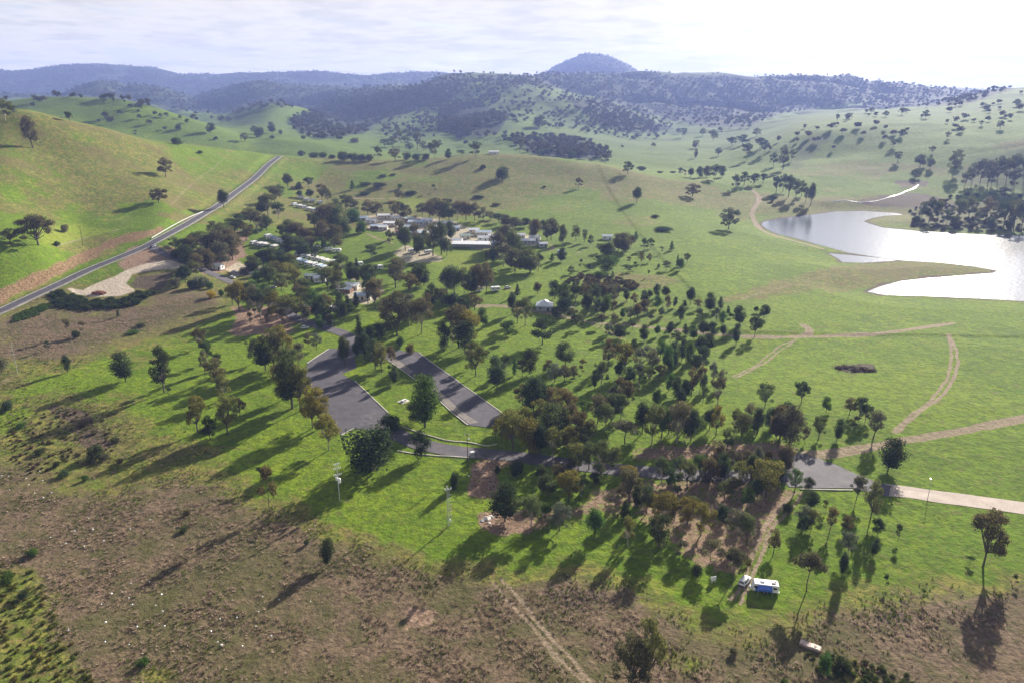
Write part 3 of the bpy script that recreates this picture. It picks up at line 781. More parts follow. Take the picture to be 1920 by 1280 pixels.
def crown_mesh(name, clumps, n, size, seed, material=M_LEAF, up=0.35, holes=0.0):
    """leaf clumps spread through several overlapping lobes; each face is one spray of leaves"""
    g = np.random.default_rng(seed)
    vol = np.array([max(c[3] * c[4] * c[5], 1e-6) ** (2 / 3) for c in clumps]); pick = g.choice(len(clumps), n, p=vol / vol.sum())
    C = np.array(clumps)[pick]
    d = g.normal(size=(n, 3)); d /= np.linalg.norm(d, axis=1)[:, None]
    rr = (0.42 + 0.62 * g.random(n) ** 0.6)[:, None]
    lump = 1 + 0.18 * np.sin(d[:, [0]] * 5.1 + C[:, [0]] * 30) * np.cos(d[:, [2]] * 4.3 + C[:, [1]] * 40) + 0.10 * g.normal(size=(n, 1))
    P = C[:, :3] + d * C[:, 3:6] * rr * lump
    if holes:
        keep = np.sin(P[:, 0] * 31 + seed) * np.cos(P[:, 1] * 27 + seed * 2) * np.sin(P[:, 2] * 29) > -1 + holes * 1.4 - 0.55
        P, d = P[keep], d[keep]; n = len(P)
    nr = d * .6 + g.normal(size=(n, 3)) * .8 + np.array([0, 0, up]); nr /= np.linalg.norm(nr, axis=1)[:, None]
    t1 = np.cross(nr, g.normal(size=(n, 3))); t1 /= np.linalg.norm(t1, axis=1)[:, None]; t2 = np.cross(nr, t1)
    s = size * (0.55 + 0.9 * g.random((n, 1))); asp = 0.45 + .5 * g.random((n, 1))
    V = np.stack([P - t1 * s, P + t2 * s * asp, P + t1 * s, P - t2 * s * asp], 1).reshape(-1, 3)
    me = bpy.data.meshes.new(name)
    me.vertices.add(4 * n); me.vertices.foreach_set('co', V.astype(np.float32).ravel())
    me.loops.add(4 * n); me.loops.foreach_set('vertex_index', np.arange(4 * n, dtype=np.int32))
    me.polygons.add(n); me.polygons.foreach_set('loop_start', np.arange(0, 4 * n, 4, dtype=np.int32))
    me.update(calc_edges=True)
    a = me.attributes.new('v', 'FLOAT', 'FACE')
    cl = g.random(len(clumps))[pick][:n] if not holes else g.random(n)
    a.data.foreach_set('value', np.clip(0.25 * cl + 0.75 * g.random(n), 0, 1).astype(np.float32))
    me.materials.append(material)
    return me

def limbs_mesh(name, segs, material=M_BARK, sides=6):
    """tapered, joined limbs: segs = list of polylines [(x,y,z,r), ...]"""
    V, F = [], []
    for line in segs:
        base = len(V)
        for i, (x, y, z, r) in enumerate(line):
            a = Vector(line[max(i - 1, 0)][:3]); b = Vector(line[min(i + 1, len(line) - 1)][:3])
            t = (b - a).normalized(); u = t.orthogonal().normalized(); w = t.cross(u)
            for k in range(sides):
                th = 2 * math.pi * k / sides
                p = Vector((x, y, z)) + (u * math.cos(th) + w * math.sin(th)) * r
                V.append(tuple(p))
        for i in range(len(line) - 1):
            for k in range(sides):
                k2 = (k + 1) % sides
                F.append((base + i * sides + k, base + i * sides + k2, base + (i + 1) * sides + k2, base + (i + 1) * sides + k))
    me = bpy.data.meshes.new(name); me.from_pydata(V, [], F); me.update(); me.shade_smooth(); me.materials.append(material)
    return me

def proto(kind, seed):
    """returns (crown mesh, trunk mesh) of unit height and unit crown width"""
    g = random.Random(seed * 101 + 7)
    def limb(x0, y0, z0, r0, x1, y1, z1, r1, bend=.05):
        m = ((x0 + x1) / 2 + g.uniform(-bend, bend), (y0 + y1) / 2 + g.uniform(-bend, bend), (z0 + z1) / 2)
        return [(x0, y0, z0, r0), (*m, (r0 + r1) / 2), (x1, y1, z1, r1)]
    cl, segs = [], []
    if kind in ('gum', 'vase', 'wide', 'tall'):
        zt, lo, hi, nl, rad = {'gum': (.28, .34, .88, 15, .37), 'vase': (.34, .46, .90, 16, .36), 'wide': (.20, .30, .82, 20, .39), 'tall': (.26, .32, .90, 17, .36)}[kind]
        lean = g.uniform(-.05, .05)
        segs.append([(0, 0, -.02, .030), (lean * .4, 0, zt * .5, .024), (lean, .01, zt, .020)])
        cl.append((lean, 0, hi - .05, .20, .20, .115)); cl.append((lean, 0, (lo + hi) / 2, .15, .15, .12))
        for k in range(nl):
            th = 2 * math.pi * (k + g.random() * .7) / nl * (1.618 if kind == 'tall' else 1)
            q = rad * g.uniform(.55, 1.05); z = lo + (hi - lo) * g.random() ** .8
            if kind == 'vase': z = hi - (rad - q) * .3 - g.uniform(0, .14)
            x, y = lean + q * math.cos(th), q * math.sin(th)
            s = g.uniform(.09, .18)
            z -= .10 * (q / rad) ** 2 * (kind != 'vase')
            cl.append((x, y, z, s, s, s * g.uniform(.45, .75)))
            segs.append(limb(lean, .01, zt * g.uniform(.8, 1.0), .015, x * .85, y * .85, z - .02, .004))
        n, sz, holes = {'wide': 7000, 'tall': 5200}.get(kind, 5000), .0165, .34
    elif kind == 'umbrella':
        segs.append([(0, 0, -.02, .022), (.03, 0, .25, .018), (-.01, .01, .52, .014)])
        for k in range(10):
            th = 2 * math.pi * (k + g.random() * .6) / 10; q = g.uniform(.12, .38)
            x, y, z = q * math.cos(th), q * math.sin(th), .82 - q * .42 + g.uniform(-.03, .05)
            s = g.uniform(.13, .18); cl.append((x, y, z, s, s, s * .5)); segs.append(limb(-.01, .01, .5, .011, x * .9, y * .9, z - .02, .003))
        cl.append((0, 0, .88, .2, .2, .09)); n, sz, holes = 3400, .020, .14
    elif kind == 'dense':
        segs.append([(0, 0, -.02, .030), (.01, 0, .2, .024), (0, 0, .6, .008)])
        for k in range(15):
            z = g.uniform(.22, .88); w = math.sin(min(1, (z - .06) / .86) * math.pi) ** .7 * .33
            th = g.uniform(0, 6.28); q = w * g.uniform(.25, .95); s = g.uniform(.13, .2)
            cl.append((q * math.cos(th), q * math.sin(th), z, s, s, s * .72))
        cl.append((0, 0, .5, .27, .27, .32)); n, sz, holes = 5600, .017, .08
    elif kind == 'cone':
        segs.append([(0, 0, -.02, .028), (0, 0, .3, .02), (0, 0, .9, .004)])
        for k in range(17):
            z = .14 + .8 * k / 17; w = (.95 - z) * .46 if z > .3 else .26
            th = g.uniform(0, 6.28); q = w * g.uniform(.3, 1.0)
            cl.append((q * math.cos(th), q * math.sin(th), z, .1 + w * .45, .1 + w * .45, .10))
        n, sz, holes = 3200, .020, .0
    elif kind == 'young':
        segs.append([(0, 0, -.02, .016), (.02, 0, .3, .012), (0, .01, .85, .004)])
        for k in range(7):
            z = g.uniform(.36, .9); th = g.uniform(0, 6.28); q = g.uniform(.03, .24); s = g.uniform(.12, .2)
            cl.append((q * math.cos(th), q * math.sin(th), z, s, s, s * .62)); segs.append(limb(.01, 0, z - .2, .007, q * math.cos(th), q * math.sin(th), z, .002))
        n, sz, holes = 1500, .021, .25
    elif kind == 'bush':
        segs.append([(0, 0, -.03, .04), (0, 0, .3, .02), (0.02, 0, .5, .01)])
        for k in range(12):
            th = g.uniform(0, 6.28); q = g.uniform(.1, .36); z = g.uniform(.2, .68); s = g.uniform(.16, .24)
            cl.append((q * math.cos(th), q * math.sin(th), z, s, s, s * 1.1))
        cl.append((0, 0, .42, .36, .36, .42)); n, sz, holes = 3000, .028, .0
    elif kind == 'dead':
        segs.append([(0, 0, -.02, .035), (.02, 0, .3, .026), (0, .02, .6, .016), (.04, 0, .95, .004)])
        for k in range(9):
            th = g.uniform(0, 6.28); z = g.uniform(.3, .7); q = g.uniform(.25, .48)
            segs.append(limb(.01, .01, z, .014, q * math.cos(th), q * math.sin(th), z + g.uniform(.15, .35), .003, .06))
        return None, limbs_mesh('bare_limbs', segs, M_PALEBARK, 5)
    c = crown_mesh('crown', cl, n, sz, seed, holes=holes)
    # normalise to unit width and unit height
    co = np.empty(len(c.vertices) * 3, np.float32); c.vertices.foreach_get('co', co); co = co.reshape(-1, 3)
    r98 = np.quantile(np.hypot(co[:, 0], co[:, 1]), .965); top = np.quantile(co[:, 2], .995)
    k = np.array([.5 / r98, .5 / r98, 1 / top], np.float32)
    c.vertices.foreach_set('co', (co * k).ravel()); c.update()
    t = limbs_mesh('trunk', [[(x * k[0], y * k[0], z * k[2], r_) for x, y, z, r_ in s] for s in segs], M_PALEBARK if kind in ('gum', 'wide') and seed % 3 == 0 else M_BARK)
    return c, t
KINDS = dict(G='gum', S='wide', T='tall', V='vase', U='umbrella', D='dense', C='cone', O='young', B='bush', b='bush', X='dead', Y='bush', K='dense')
NVAR = dict(gum=6, wide=3, tall=4, vase=1, umbrella=2, dense=4, cone=3, young=4, bush=4, dead=2)
PROTO = {k: [proto(k, 11 * i + hash_ + 1) for i in range(n)] for hash_, (k, n) in enumerate(NVAR.items())}
NAME = dict(G='gum_tree', S='spreading_gum_tree', T='tall_gum_tree', V='forked_gum_tree', U='umbrella_crowned_tree', D='dense_tree', C='conifer_tree', O='sapling', B='bush', b='low_shrub', X='dead_tree', Y='wattle_bush', K='kurrajong_tree')
CAT = dict(G='tree', S='tree', T='tree', V='tree', U='tree', D='tree', C='tree', O='sapling', B='bush', b='shrub', X='dead tree', Y='bush', K='tree')
NOUN = dict(G='gum tree', S='spreading gum tree', T='tall gum tree', V='forked gum tree', U='flat-topped tree', D='dense tree', C='pointed tree', O='sapling', B='round bush', b='low shrub', X='bare dead tree', Y='yellow flowering bush', K='dense tree')
TONE = dict(o=(.084, .106, .040), r=(.102, .096, .050), g=(.060, .112, .026), y=(.112, .124, .078), d=(.048, .070, .030), a=(.138, .136, .036), w=(.30, .24, .02), l=(.075, .115, .025))
TONEW = dict(o='olive', r='reddish-brown', g='green', y='grey-green', d='dark', a='golden-olive', w='bright', l='light green')
ORD = ['first','second','third','fourth','fifth','sixth','seventh','eighth','ninth','tenth','eleventh','twelfth','thirteenth','fourteenth','fifteenth','sixteenth','seventeenth','eighteenth','nineteenth','twentieth']
trng = random.Random(5)
TREE_FOOT = []
def plant(x, base, top, w, k, tone, label, group):
    X_, Y_, Z_, ok = hit(x, base)
    X_, Y_, Z_ = float(X_[0]), float(Y_[0]), float(Z_[0])
    # height: where the sight line through the top passes over the foot of the tree
    a, s = ray(x, top)
    hgt = max(CAM_H + float(s) * Y_ - Z_, 0.6)
    depth = Y_ * CP - (Z_ + hgt * .6 - CAM_H) * SP
    wid = w * depth / FPX * (0.97 if k != 'b' else 1.0)
    # the crown's near edge also rises in the picture
    s0 = ray(x, base)[1]
    if k not in ('b',): hgt = max(hgt - wid * 0.10 * abs(float(s0)) * 2, hgt * .8)
    crown, trunk = trng.choice(PROTO[KINDS[k]])
    if k == 'b': hgt = max(hgt * .8, .8)
    root = bpy.data.objects.new(NAME[k], None); COL.objects.link(root)
    root.location = (X_, Y_, Z_ - .05); root.rotation_euler = (0, 0, trng.uniform(0, 6.283))
    root.scale = (wid, wid * trng.uniform(.85, 1.1), hgt)
    root.empty_display_size = .3
    tag(root, label, CAT[k], group)
    base_c = TONE[tone]; q = trng.uniform(.8, 1.22); warm = trng.uniform(-.12, .16)
    colr = (base_c[0] * q * (1 + warm), base_c[1] * q, base_c[2] * q * (1 - warm), 1)
    if crown:
        c = bpy.data.objects.new('crown', crown); COL.objects.link(c); c.parent = root; c.color = colr
    t = bpy.data.objects.new('trunk' if crown else 'bare_limbs', trunk); COL.objects.link(t); t.parent = root
    # trunks are not squashed with the crown: radius set in metres of height
    f = hgt * .9 / max(wid, .1)
    t.scale = (1, 1, 1)
    if k not in ('B', 'b', 'Y', 'X') and f > 1.6: t.scale = (min(f, 1.4),) * 2 + (1,)
    TREE_FOOT.append((X_, Y_))
def size_word(hpx, med):
    return 'large' if hpx > med * 1.25 else ('small' if hpx < med * .75 else 'mid-sized')
# every tree of the photograph: x base top width kind tone   (zones named after what is found beside them)
ZONES = [
("on the grassy left hillside", "gum trees on the left hillside", """
10 226 184 34 G o;27 224 197 18 O y;62 277 217 30 T r;191 322 298 16 X o;311 332 295 28 G r;298 380 353 32 S r;333 271 258 26 B d;375 288 281 9 b d;255 256 244 12 O o;131 228 210 13 G d"""),
("on the first green rise, upper left", "trees on the far left green rise", """
196 193 184 8 G d;213 191 184 6 G d;234 194 187 5 G d;260 210 205 8 B d;301 220 212 9 G d;313 221 211 10 G d;338 224 215 9 G d;363 226 214 12 G d;335 244 233 12 B d;395 250 230 18 D d;397 225 217 8 G d;416 230 216 14 G d;430 230 218 12 G d"""),
("below the road end, before the blue hills", "trees beyond the road end", """
459 267 249 18 G o;477 252 236 14 G o;487 258 238 22 B d;511 250 229 16 D d;526 252 243 9 B o;510 260 254 10 B d;569 261 254 9 B d;634 261 252 11 B d;405 262 256 9 B d"""),
("beside the sealed left road", "trees beside the left road", """
420 390 355 23 D d;72 460 400 74 S r;122 436 420 16 B y;20 458 428 34 G r;108 462 450 12 b d"""),
("along the gully behind the middle ridge", "trees along the gully", """
566 293 282 16 B d;588 296 285 18 B d;605 296 285 20 B d;622 298 290 14 B d;645 302 284 26 B d;662 303 287 22 B d;678 303 289 20 B d;692 303 289 20 B o;709 300 274 18 G o;741 302 278 24 G r;764 300 286 20 B d;780 301 288 20 B d;797 300 288 18 B r;816 297 262 24 G o;840 299 279 14 D d;865 291 281 18 G d;892 297 265 26 G o"""),
("on the slope above the gully", "trees above the gully", """
665 268 258 18 B r;722 277 260 20 G o;736 278 256 20 G o;749 272 241 14 G o;760 275 254 18 G o;768 284 268 18 G o;783 281 247 16 G o;794 283 264 18 G o;806 289 270 22 G o;824 276 262 14 G o;895 284 266 14 G o;907 271 253 12 X o"""),
("on the open crest of the middle ridge", "trees and shrubs on the middle ridge", """
942 337 311 36 B d;905 317 307 14 b d;718 332 326 16 b d;737 329 325 12 b d;686 347 340 22 b d;711 352 340 27 b d;685 365 358 22 b g;661 356 338 13 C g;750 354 345 11 D g;748 376 353 18 G r;814 360 346 10 O g;897 371 365 22 b d;930 386 380 20 b r;1085 353 333 16 G r;1194 380 351 22 D d;1298 369 344 29 S r;1366 430 389 36 S y;1228 408 402 18 b r;1245 433 424 36 b d;770 364 357 26 b d;1020 352 348 8 b d"""),
("where the middle ridge falls to the valley", "trees below the end of the middle ridge", """
1177 327 303 22 G d;1203 320 310 20 b d;1135 307 288 18 G d;1275 328 314 12 G d;1284 332 318 8 O d;1295 333 315 14 D d;1311 334 312 16 D d;1325 333 311 18 D d;1340 338 308 22 G d;1354 333 311 14 D d;1238 325 320 12 b d;1380 356 327 20 G d;1395 348 322 20 G d;1413 347 325 20 S d;1430 344 325 16 G d"""),
("across the valley right of the ridge", "trees across the valley", """
1304 297 279 9 D r;1305 278 263 14 G o;1347 293 277 16 G d;1401 298 268 22 G d;1372 274 257 22 G d;1392 272 252 24 G d;1425 278 258 22 G d;1434 287 263 20 G d;1418 256 240 18 G o;1282 258 240 12 G d;1272 252 240 12 G d;1317 255 240 16 G o;1337 266 243 20 G o;1350 252 238 14 G o;1262 325 320 12 b d;1098 245 236 9 G d;1081 238 224 10 G d;1109 228 217 10 G d;1011 240 216 20 B d"""),
("on the near foot of the blue hills", "trees on the foothills", """
975 288 258 18 G o;1015 292 280 18 B o;1048 294 280 16 B r;1072 296 283 18 B d;1450 312 285 18 G o;1468 318 272 22 G o;1484 302 280 16 G o;1140 300 288 16 G r;1192 234 216 16 G d;1205 238 222 18 G d;1222 237 224 16 G d;1570 228 214 9 G d;1592 223 212 14 G d;1634 213 202 12 G d;1660 220 208 13 G d;1690 216 202 14 G d;1700 212 204 12 G d;1735 223 206 14 G d"""),
("on the long slope across the lake", "trees on the slope across the lake", """
1675 275 261 16 G o;1683 303 284 17 G o;1725 312 290 22 D o;1745 315 297 16 D o;1787 327 286 24 G o;1717 332 316 20 G o;1748 288 274 14 G o;1795 300 280 22 G o;1880 170 163 16 G d;1850 206 196 14 G o;1905 200 186 16 G o;1875 242 226 14 G d;1840 236 226 10 G o;1776 260 247 12 G o"""),
("in the dark grove right of the creek", "trees in the grove right of the creek", """
1822 342 305 26 G o;1838 340 298 26 G o;1852 345 300 28 G r;1870 338 292 28 G o;1886 345 296 28 G o;1902 340 288 26 G o;1918 348 295 28 G o;1858 352 318 24 G o;1895 356 320 22 G r;1808 352 322 20 G o"""),
("by the near end of the lake", "trees by the near end of the lake", """
1455 362 330 18 G d;1468 360 326 20 G d;1478 370 328 20 G d;1492 376 335 18 G o;1503 368 338 14 G o;1520 385 343 20 D o;1510 380 350 14 G d;1448 378 362 12 b d;1550 392 378 6 X o;1880 372 350 22 G o;1858 376 358 18 G d"""),
("on the wooded point in the lake", "trees on the lake point", """
1742 416 358 34 G d;1728 412 372 22 G o;1758 415 366 24 G o;1775 420 385 24 G d;1798 416 362 32 G o;1815 412 356 32 G o;1832 424 388 24 G d;1848 412 358 34 G r;1868 420 372 26 G o;1882 424 366 28 G d;1900 428 360 32 G o;1915 430 372 28 G d;1935 428 365 36 G o;1788 428 398 18 B d;1858 430 404 20 B d;1890 432 402 20 B d;1718 418 400 16 B d"""),
("on the roadside bank above the caravans", "trees between the road and the caravans", """
540 352 325 24 D o;525 372 345 20 G o;560 355 338 14 b d;578 352 332 24 G d;562 371 357 14 D d;582 373 354 16 D d;515 384 350 30 G r;503 404 362 34 G o;522 412 378 28 G o;490 400 376 28 D d;470 418 388 36 G o;484 438 396 38 G r;500 432 404 30 D o;452 432 400 34 G d;462 452 418 34 G r;440 440 408 36 G o"""),
("in the thicket behind the entry road", "trees behind the entry road", """
418 455 416 42 G o;400 440 414 30 G o;428 470 428 42 D r;404 484 430 50 D r;436 488 438 46 D r;378 470 432 38 G o;360 478 440 34 G r;344 474 446 30 D d;330 466 444 26 G o;352 496 458 34 D d;380 502 462 32 G r;392 506 466 28 D r;372 512 474 30 G r;445 462 436 26 G o;414 498 452 38 D r;330 484 466 20 B d"""),
("at the gravel turnout", "bushes at the turnout", """
348 530 496 34 D d;364 520 488 24 G o;338 528 508 20 B d;372 540 516 26 B y;385 538 518 22 B y;360 542 524 18 B d;394 542 528 14 B g;330 540 520 22 B r;397 559 544 19 Y w;415 556 542 11 B g;222 594 580 8 C d;470 510 492 24 B l;458 515 500 20 B y"""),
("among the upper caravans", "trees among the upper caravans", """
604 378 345 22 G r;614 382 352 22 G o;631 400 372 28 G o;648 392 364 20 G o;656 396 366 24 G o;666 402 374 20 G o;690 404 374 28 G r;706 406 378 28 G r;662 416 390 26 B g;676 438 414 24 B g;608 428 384 34 D r;624 436 380 38 D r;640 440 384 36 D o;590 430 398 28 G o;604 458 414 34 D r;628 468 420 38 D r;645 452 412 28 D o;740 410 376 28 G r;752 402 378 20 D d;764 408 384 20 G r"""),
("between the caravan rows", "trees between the caravan rows", """
546 446 410 34 D o;560 452 416 34 G r;574 462 424 30 D r;542 468 436 30 D d;556 478 442 34 G o;570 482 448 30 D d;585 474 442 26 G r;608 466 444 14 B l;592 490 460 22 G d;528 450 420 22 G o;536 478 456 24 D d"""),
("round the long sheds of the park", "trees round the long sheds", """
760 470 424 34 D d;776 462 418 22 G r;786 480 440 26 D d;752 446 412 22 G r;812 480 418 34 T o;828 478 414 30 D d;800 470 426 22 G o;846 452 414 26 D d;838 480 446 22 G o;730 460 430 18 G o;756 412 396 18 D r;948 462 420 34 D r;934 474 434 30 D r;962 484 430 36 D o;944 500 456 36 G r;966 512 466 38 D r;978 498 452 32 G o;926 492 464 22 B d;916 486 466 16 B r"""),
("in the grey thicket above the sheds", "trees above the sheds", """
792 404 380 26 G o;806 408 376 30 D r;824 414 374 32 D r;842 414 378 32 D o;858 412 376 28 G r;874 414 376 30 D r;890 414 380 26 G r;906 416 388 24 G y;936 418 400 26 G d;950 424 402 28 D r;966 430 406 30 D r;984 426 408 22 D d;920 412 396 22 G y;816 390 370 24 G r;838 388 372 22 G d"""),
("on the green right of the sheds", "trees right of the sheds", """
1003 448 410 30 D r;1018 442 412 20 G d;1033 450 408 30 D r;1026 456 420 20 G r;1055 458 421 19 D o;1080 452 422 18 G o;1096 455 430 11 G o;1107 461 440 14 G o;994 512 466 44 D o;1010 508 474 26 G d;1052 491 464 20 D d;1035 490 475 11 C g;1137 486 453 30 D d;1126 474 456 18 G o;1160 470 438 26 D r;1172 474 436 30 D r;1183 466 440 16 G r;1192 452 434 12 C g;1208 470 446 18 G g;1220 466 446 14 G g;1259 470 452 11 C g;1241 475 462 10 O l"""),
("in the scrub above the dirt track", "trees in the scrub", """
1202 493 472 14 G o;1217 492 475 12 G r;1181 494 481 12 O r;1105 506 494 10 D d;1138 508 480 34 D g;1122 496 478 20 G d;1152 500 480 20 G g;1177 510 496 18 G o;1190 506 490 12 O g;1250 507 488 18 G y;1275 506 484 18 D g;1270 500 478 9 C g;1288 494 474 14 G o;1235 503 494 7 C g;1216 520 506 6 O g;1126 520 508 20 B g;1070 514 498 16 G o;1090 505 485 12 O y;1148 522 508 9 C g"""),
("beside the caravan rows on the lower lawn", "trees on the lower lawn", """
512 500 464 40 D d;494 502 468 34 G d;476 510 478 28 D o;532 504 468 32 D d;545 512 474 28 G o;520 520 488 30 G a;505 532 496 38 D o;538 534 492 38 G a;556 548 500 34 T a;528 546 512 28 G o;570 560 520 28 G o;484 528 506 20 B g;552 520 486 26 G o"""),
("in the grove above the pink bank", "trees above the pink bank", """
436 572 532 30 G a;450 586 526 34 G a;466 580 528 30 G o;478 590 532 28 G y;490 598 540 32 G d;505 588 538 34 G o;520 600 545 38 T a;538 604 552 38 G a;556 600 556 34 G a;476 576 524 26 D g;500 570 530 26 G g;575 578 536 34 G o;590 586 540 34 G g;606 600 552 30 C d;596 604 564 26 D d;620 590 556 22 G r;560 570 530 26 G r;574 600 566 20 B r;500 612 588 12 O r;528 610 580 16 O r;470 610 584 14 O r"""),
("between the lower lawn and the top car park", "trees above the top car park", """
640 516 474 36 G o;628 534 490 26 G o;616 548 500 34 G o;634 552 506 34 G o;656 528 490 22 D d;670 518 484 16 C d;684 532 496 28 D d;698 530 494 28 G d;668 530 500 20 D d;698 487 457 24 G o;690 570 512 24 G d;704 580 520 34 G r;640 594 545 34 C d;652 588 552 22 C d;668 578 548 16 C d;646 604 566 20 D d;612 580 550 22 O r;600 618 590 14 D g;594 655 624 22 G y;578 650 622 20 G y;700 572 530 28 G r;618 612 588 14 D r"""),
("in the tall trees behind the strip car park", "tall trees behind the strip car park", """
742 540 482 32 T r;752 528 484 26 G y;780 545 492 34 T d;795 536 494 30 D d;772 556 512 34 G r;744 630 546 62 T r;766 612 550 44 G r;724 602 556 34 D r;790 626 556 46 G r;780 600 560 38 G a;852 552 496 44 D o;838 548 502 32 D d;870 556 500 34 G o;896 548 494 32 D r;912 552 490 36 G r;884 552 508 26 D d;810 578 530 30 G d;828 574 540 28 G r;802 588 548 26 G r;845 580 548 34 D d;868 588 556 32 D d;890 582 552 30 G r;906 614 576 20 D g"""),
("round the strip car park", "trees round the strip car park", """
676 656 588 22 C d;684 672 622 26 D d;668 668 640 18 D d;710 636 602 30 B d;694 648 612 24 D d;726 628 602 22 G o;704 692 634 30 G o;716 698 640 28 G a;734 684 646 22 G r;692 676 650 18 C g;750 650 630 16 B g;769 662 643 20 B r;739 720 683 19 D d;731 712 682 12 O g;647 686 628 27 K d;860 652 568 56 T r;880 656 580 46 G a;872 664 600 40 D d;833 658 602 26 D d;848 646 606 22 G o;892 704 640 42 G o;884 690 654 22 G r"""),
("on the lawn right of the strip car park", "trees on the right lawn", """
932 726 664 38 K d;946 700 662 22 G o;965 702 668 12 C g;947 640 600 34 O g;1017 646 590 46 G d;970 606 568 22 G r;985 610 556 34 G o;960 590 548 22 D d;970 556 532 13 C d;993 700 650 34 D d;980 706 672 22 G r;1060 686 640 38 D o;1040 716 680 34 G y;1028 702 674 26 G r;1058 714 682 30 G r;1075 708 684 20 G r;1092 690 672 16 U a;1127 722 674 32 G o;1115 728 692 14 D g;1090 700 684 12 O r"""),
("beside the white-roofed hut", "trees beside the white-roofed hut", """
1058 592 556 32 D d;1042 600 576 20 G d;1072 604 576 26 G o;1040 560 525 26 D d;1056 570 530 30 D g;1078 572 532 28 G d;1096 560 530 26 G r;1008 552 528 18 D r;1100 590 548 22 D d;1088 616 588 20 G o;1082 602 590 22 U r;1062 580 545 26 D d;1115 580 532 30 G d;1130 566 530 26 D r;1146 570 532 26 G r;1120 592 560 20 G d"""),
("in the upper young plantation by the track", "trees in the upper plantation", """
1133 590 552 26 D g;1150 588 562 14 G r;1175 566 540 14 D d;1188 572 548 16 G r;1207 566 543 14 D d;1218 562 543 11 D d;1231 558 532 14 D d;1248 560 536 16 D d;1233 578 553 15 D g;1251 586 552 13 G r;1265 576 556 10 D d;1294 572 538 20 D d;1283 580 562 12 G d;1308 580 560 16 G r;1332 584 548 22 D d;1350 580 556 14 C d;1276 602 572 16 D d;1310 602 576 14 G d;1343 602 576 20 G d;1354 610 582 14 D g;1365 590 573 8 D g;1195 598 568 20 D r;1207 590 560 20 D r;1182 602 575 22 G y;1220 608 588 13 U r;1240 596 576 14 G y;1168 596 578 12 D g;1210 572 552 16 D d"""),
("along the dirt track through the plantation", "trees along the dirt track", """
1128 612 588 20 U r;1150 620 586 18 G y;1162 634 606 30 D d;1140 636 604 20 G y;1186 618 604 16 U r;1208 640 608 21 K d;1255 626 602 17 D d;1232 630 610 14 D g;1284 628 606 14 C d;1300 636 608 18 D g;1318 632 600 24 D d;1334 628 602 20 D d;1355 632 608 16 D d;1386 612 572 28 D d;1380 645 606 18 D d;1415 632 588 26 G d;1432 596 570 20 D d;1417 586 574 10 D d;1370 596 586 9 D g;1268 644 618 22 G d"""),
("in the dense lower plantation, upper half", "trees in the upper half of the lower plantation", """
1140 688 634 26 G r;1154 672 638 22 D d;1172 700 640 34 G a;1188 668 634 20 G d;1198 690 648 22 G y;1212 676 644 22 G y;1224 696 652 26 G y;1238 670 636 20 D g;1252 700 646 24 D g;1264 690 640 26 K d;1278 676 634 20 D d;1292 684 640 22 D g;1312 668 628 28 D d;1326 662 622 24 D d;1318 698 646 26 G d;1304 706 662 24 G d;1160 712 676 20 D d;1180 720 684 22 D d;1200 716 680 18 G y;1152 660 644 20 G y"""),
("in the dense lower plantation, middle", "trees in the middle of the lower plantation", """
1218 716 686 26 G o;1236 712 682 28 G r;1254 732 698 20 D g;1268 742 704 22 D d;1284 752 708 24 D d;1296 744 686 26 G r;1312 738 684 22 G r;1318 756 700 14 G o;1346 758 702 30 G r;1336 720 676 20 G y;1352 726 690 18 G y;1162 744 704 24 G r;1176 748 712 22 D r;1150 752 722 26 D r;1196 738 716 12 O y;1276 768 730 24 D d;1230 766 726 18 D g;1120 794 736 40 G r;1146 790 734 48 G o;1164 786 736 36 G o;1134 806 752 36 G o"""),
("in the dense lower plantation, front rank", "trees in the front rank of the lower plantation", """
1172 832 784 60 U y;1222 832 756 50 G o;1204 812 750 32 D d;1240 822 758 34 G g;1268 830 748 44 G r;1254 812 754 30 D d;1295 826 764 44 D d;1282 808 750 34 G a;1342 816 758 30 G a;1330 804 762 24 D d;1363 842 798 26 G o;1388 828 772 34 G o;1378 812 764 22 G o;1404 800 752 32 G y;1420 812 762 28 D d;1434 764 716 33 G o;1446 806 762 34 D d;1462 822 756 38 D r;1480 836 755 46 D r;1454 832 772 38 G r;1470 806 750 30 G d;1502 757 712 36 G d"""),
("on the open grass by the dirt road fork", "trees by the dirt road fork", """
1509 830 797 20 G r;1535 822 778 26 G o;1549 772 742 18 D g;1569 825 783 21 D d;1592 778 743 24 G r;1611 785 742 28 G d;1622 790 756 26 G d;1637 822 766 32 G r;1604 800 778 16 O r;1665 880 815 48 D d;1605 938 888 32 G r;1631 976 896 32 G o;1600 806 790 14 O r"""),
("in the dark clump beside the strip car park", "trees in the dark clump by the car park", """
1000 776 702 52 D d;980 760 716 36 G r;1022 768 716 40 D d;1044 784 722 46 G r;1066 782 730 40 G r;1014 800 745 44 G a;984 808 760 36 D a;1035 830 752 48 D o;1056 822 760 40 D d;1086 832 766 56 G r;1070 806 752 36 G r;962 842 768 66 G a;940 828 782 36 G a;992 850 780 50 D a;1012 852 790 40 D d;1036 860 796 44 G a;1064 850 796 40 G a;1100 840 790 36 G o;1096 790 748 26 G g"""),
("by the sealed lane below the dark clump", "trees by the lane below the clump", """
970 890 862 28 B d;1067 942 880 50 G a;1050 906 868 34 G r;1084 882 826 44 G a;1104 880 824 40 G o;1127 894 820 56 G o;1150 876 838 38 G o;1076 900 850 34 G d;1090 930 886 36 G o;1027 928 888 38 D d;1016 900 868 26 G d;1176 902 868 38 G a;1180 942 876 40 G r;1196 918 892 24 G a;932 888 872 14 B d;1114 905 882 26 D d"""),
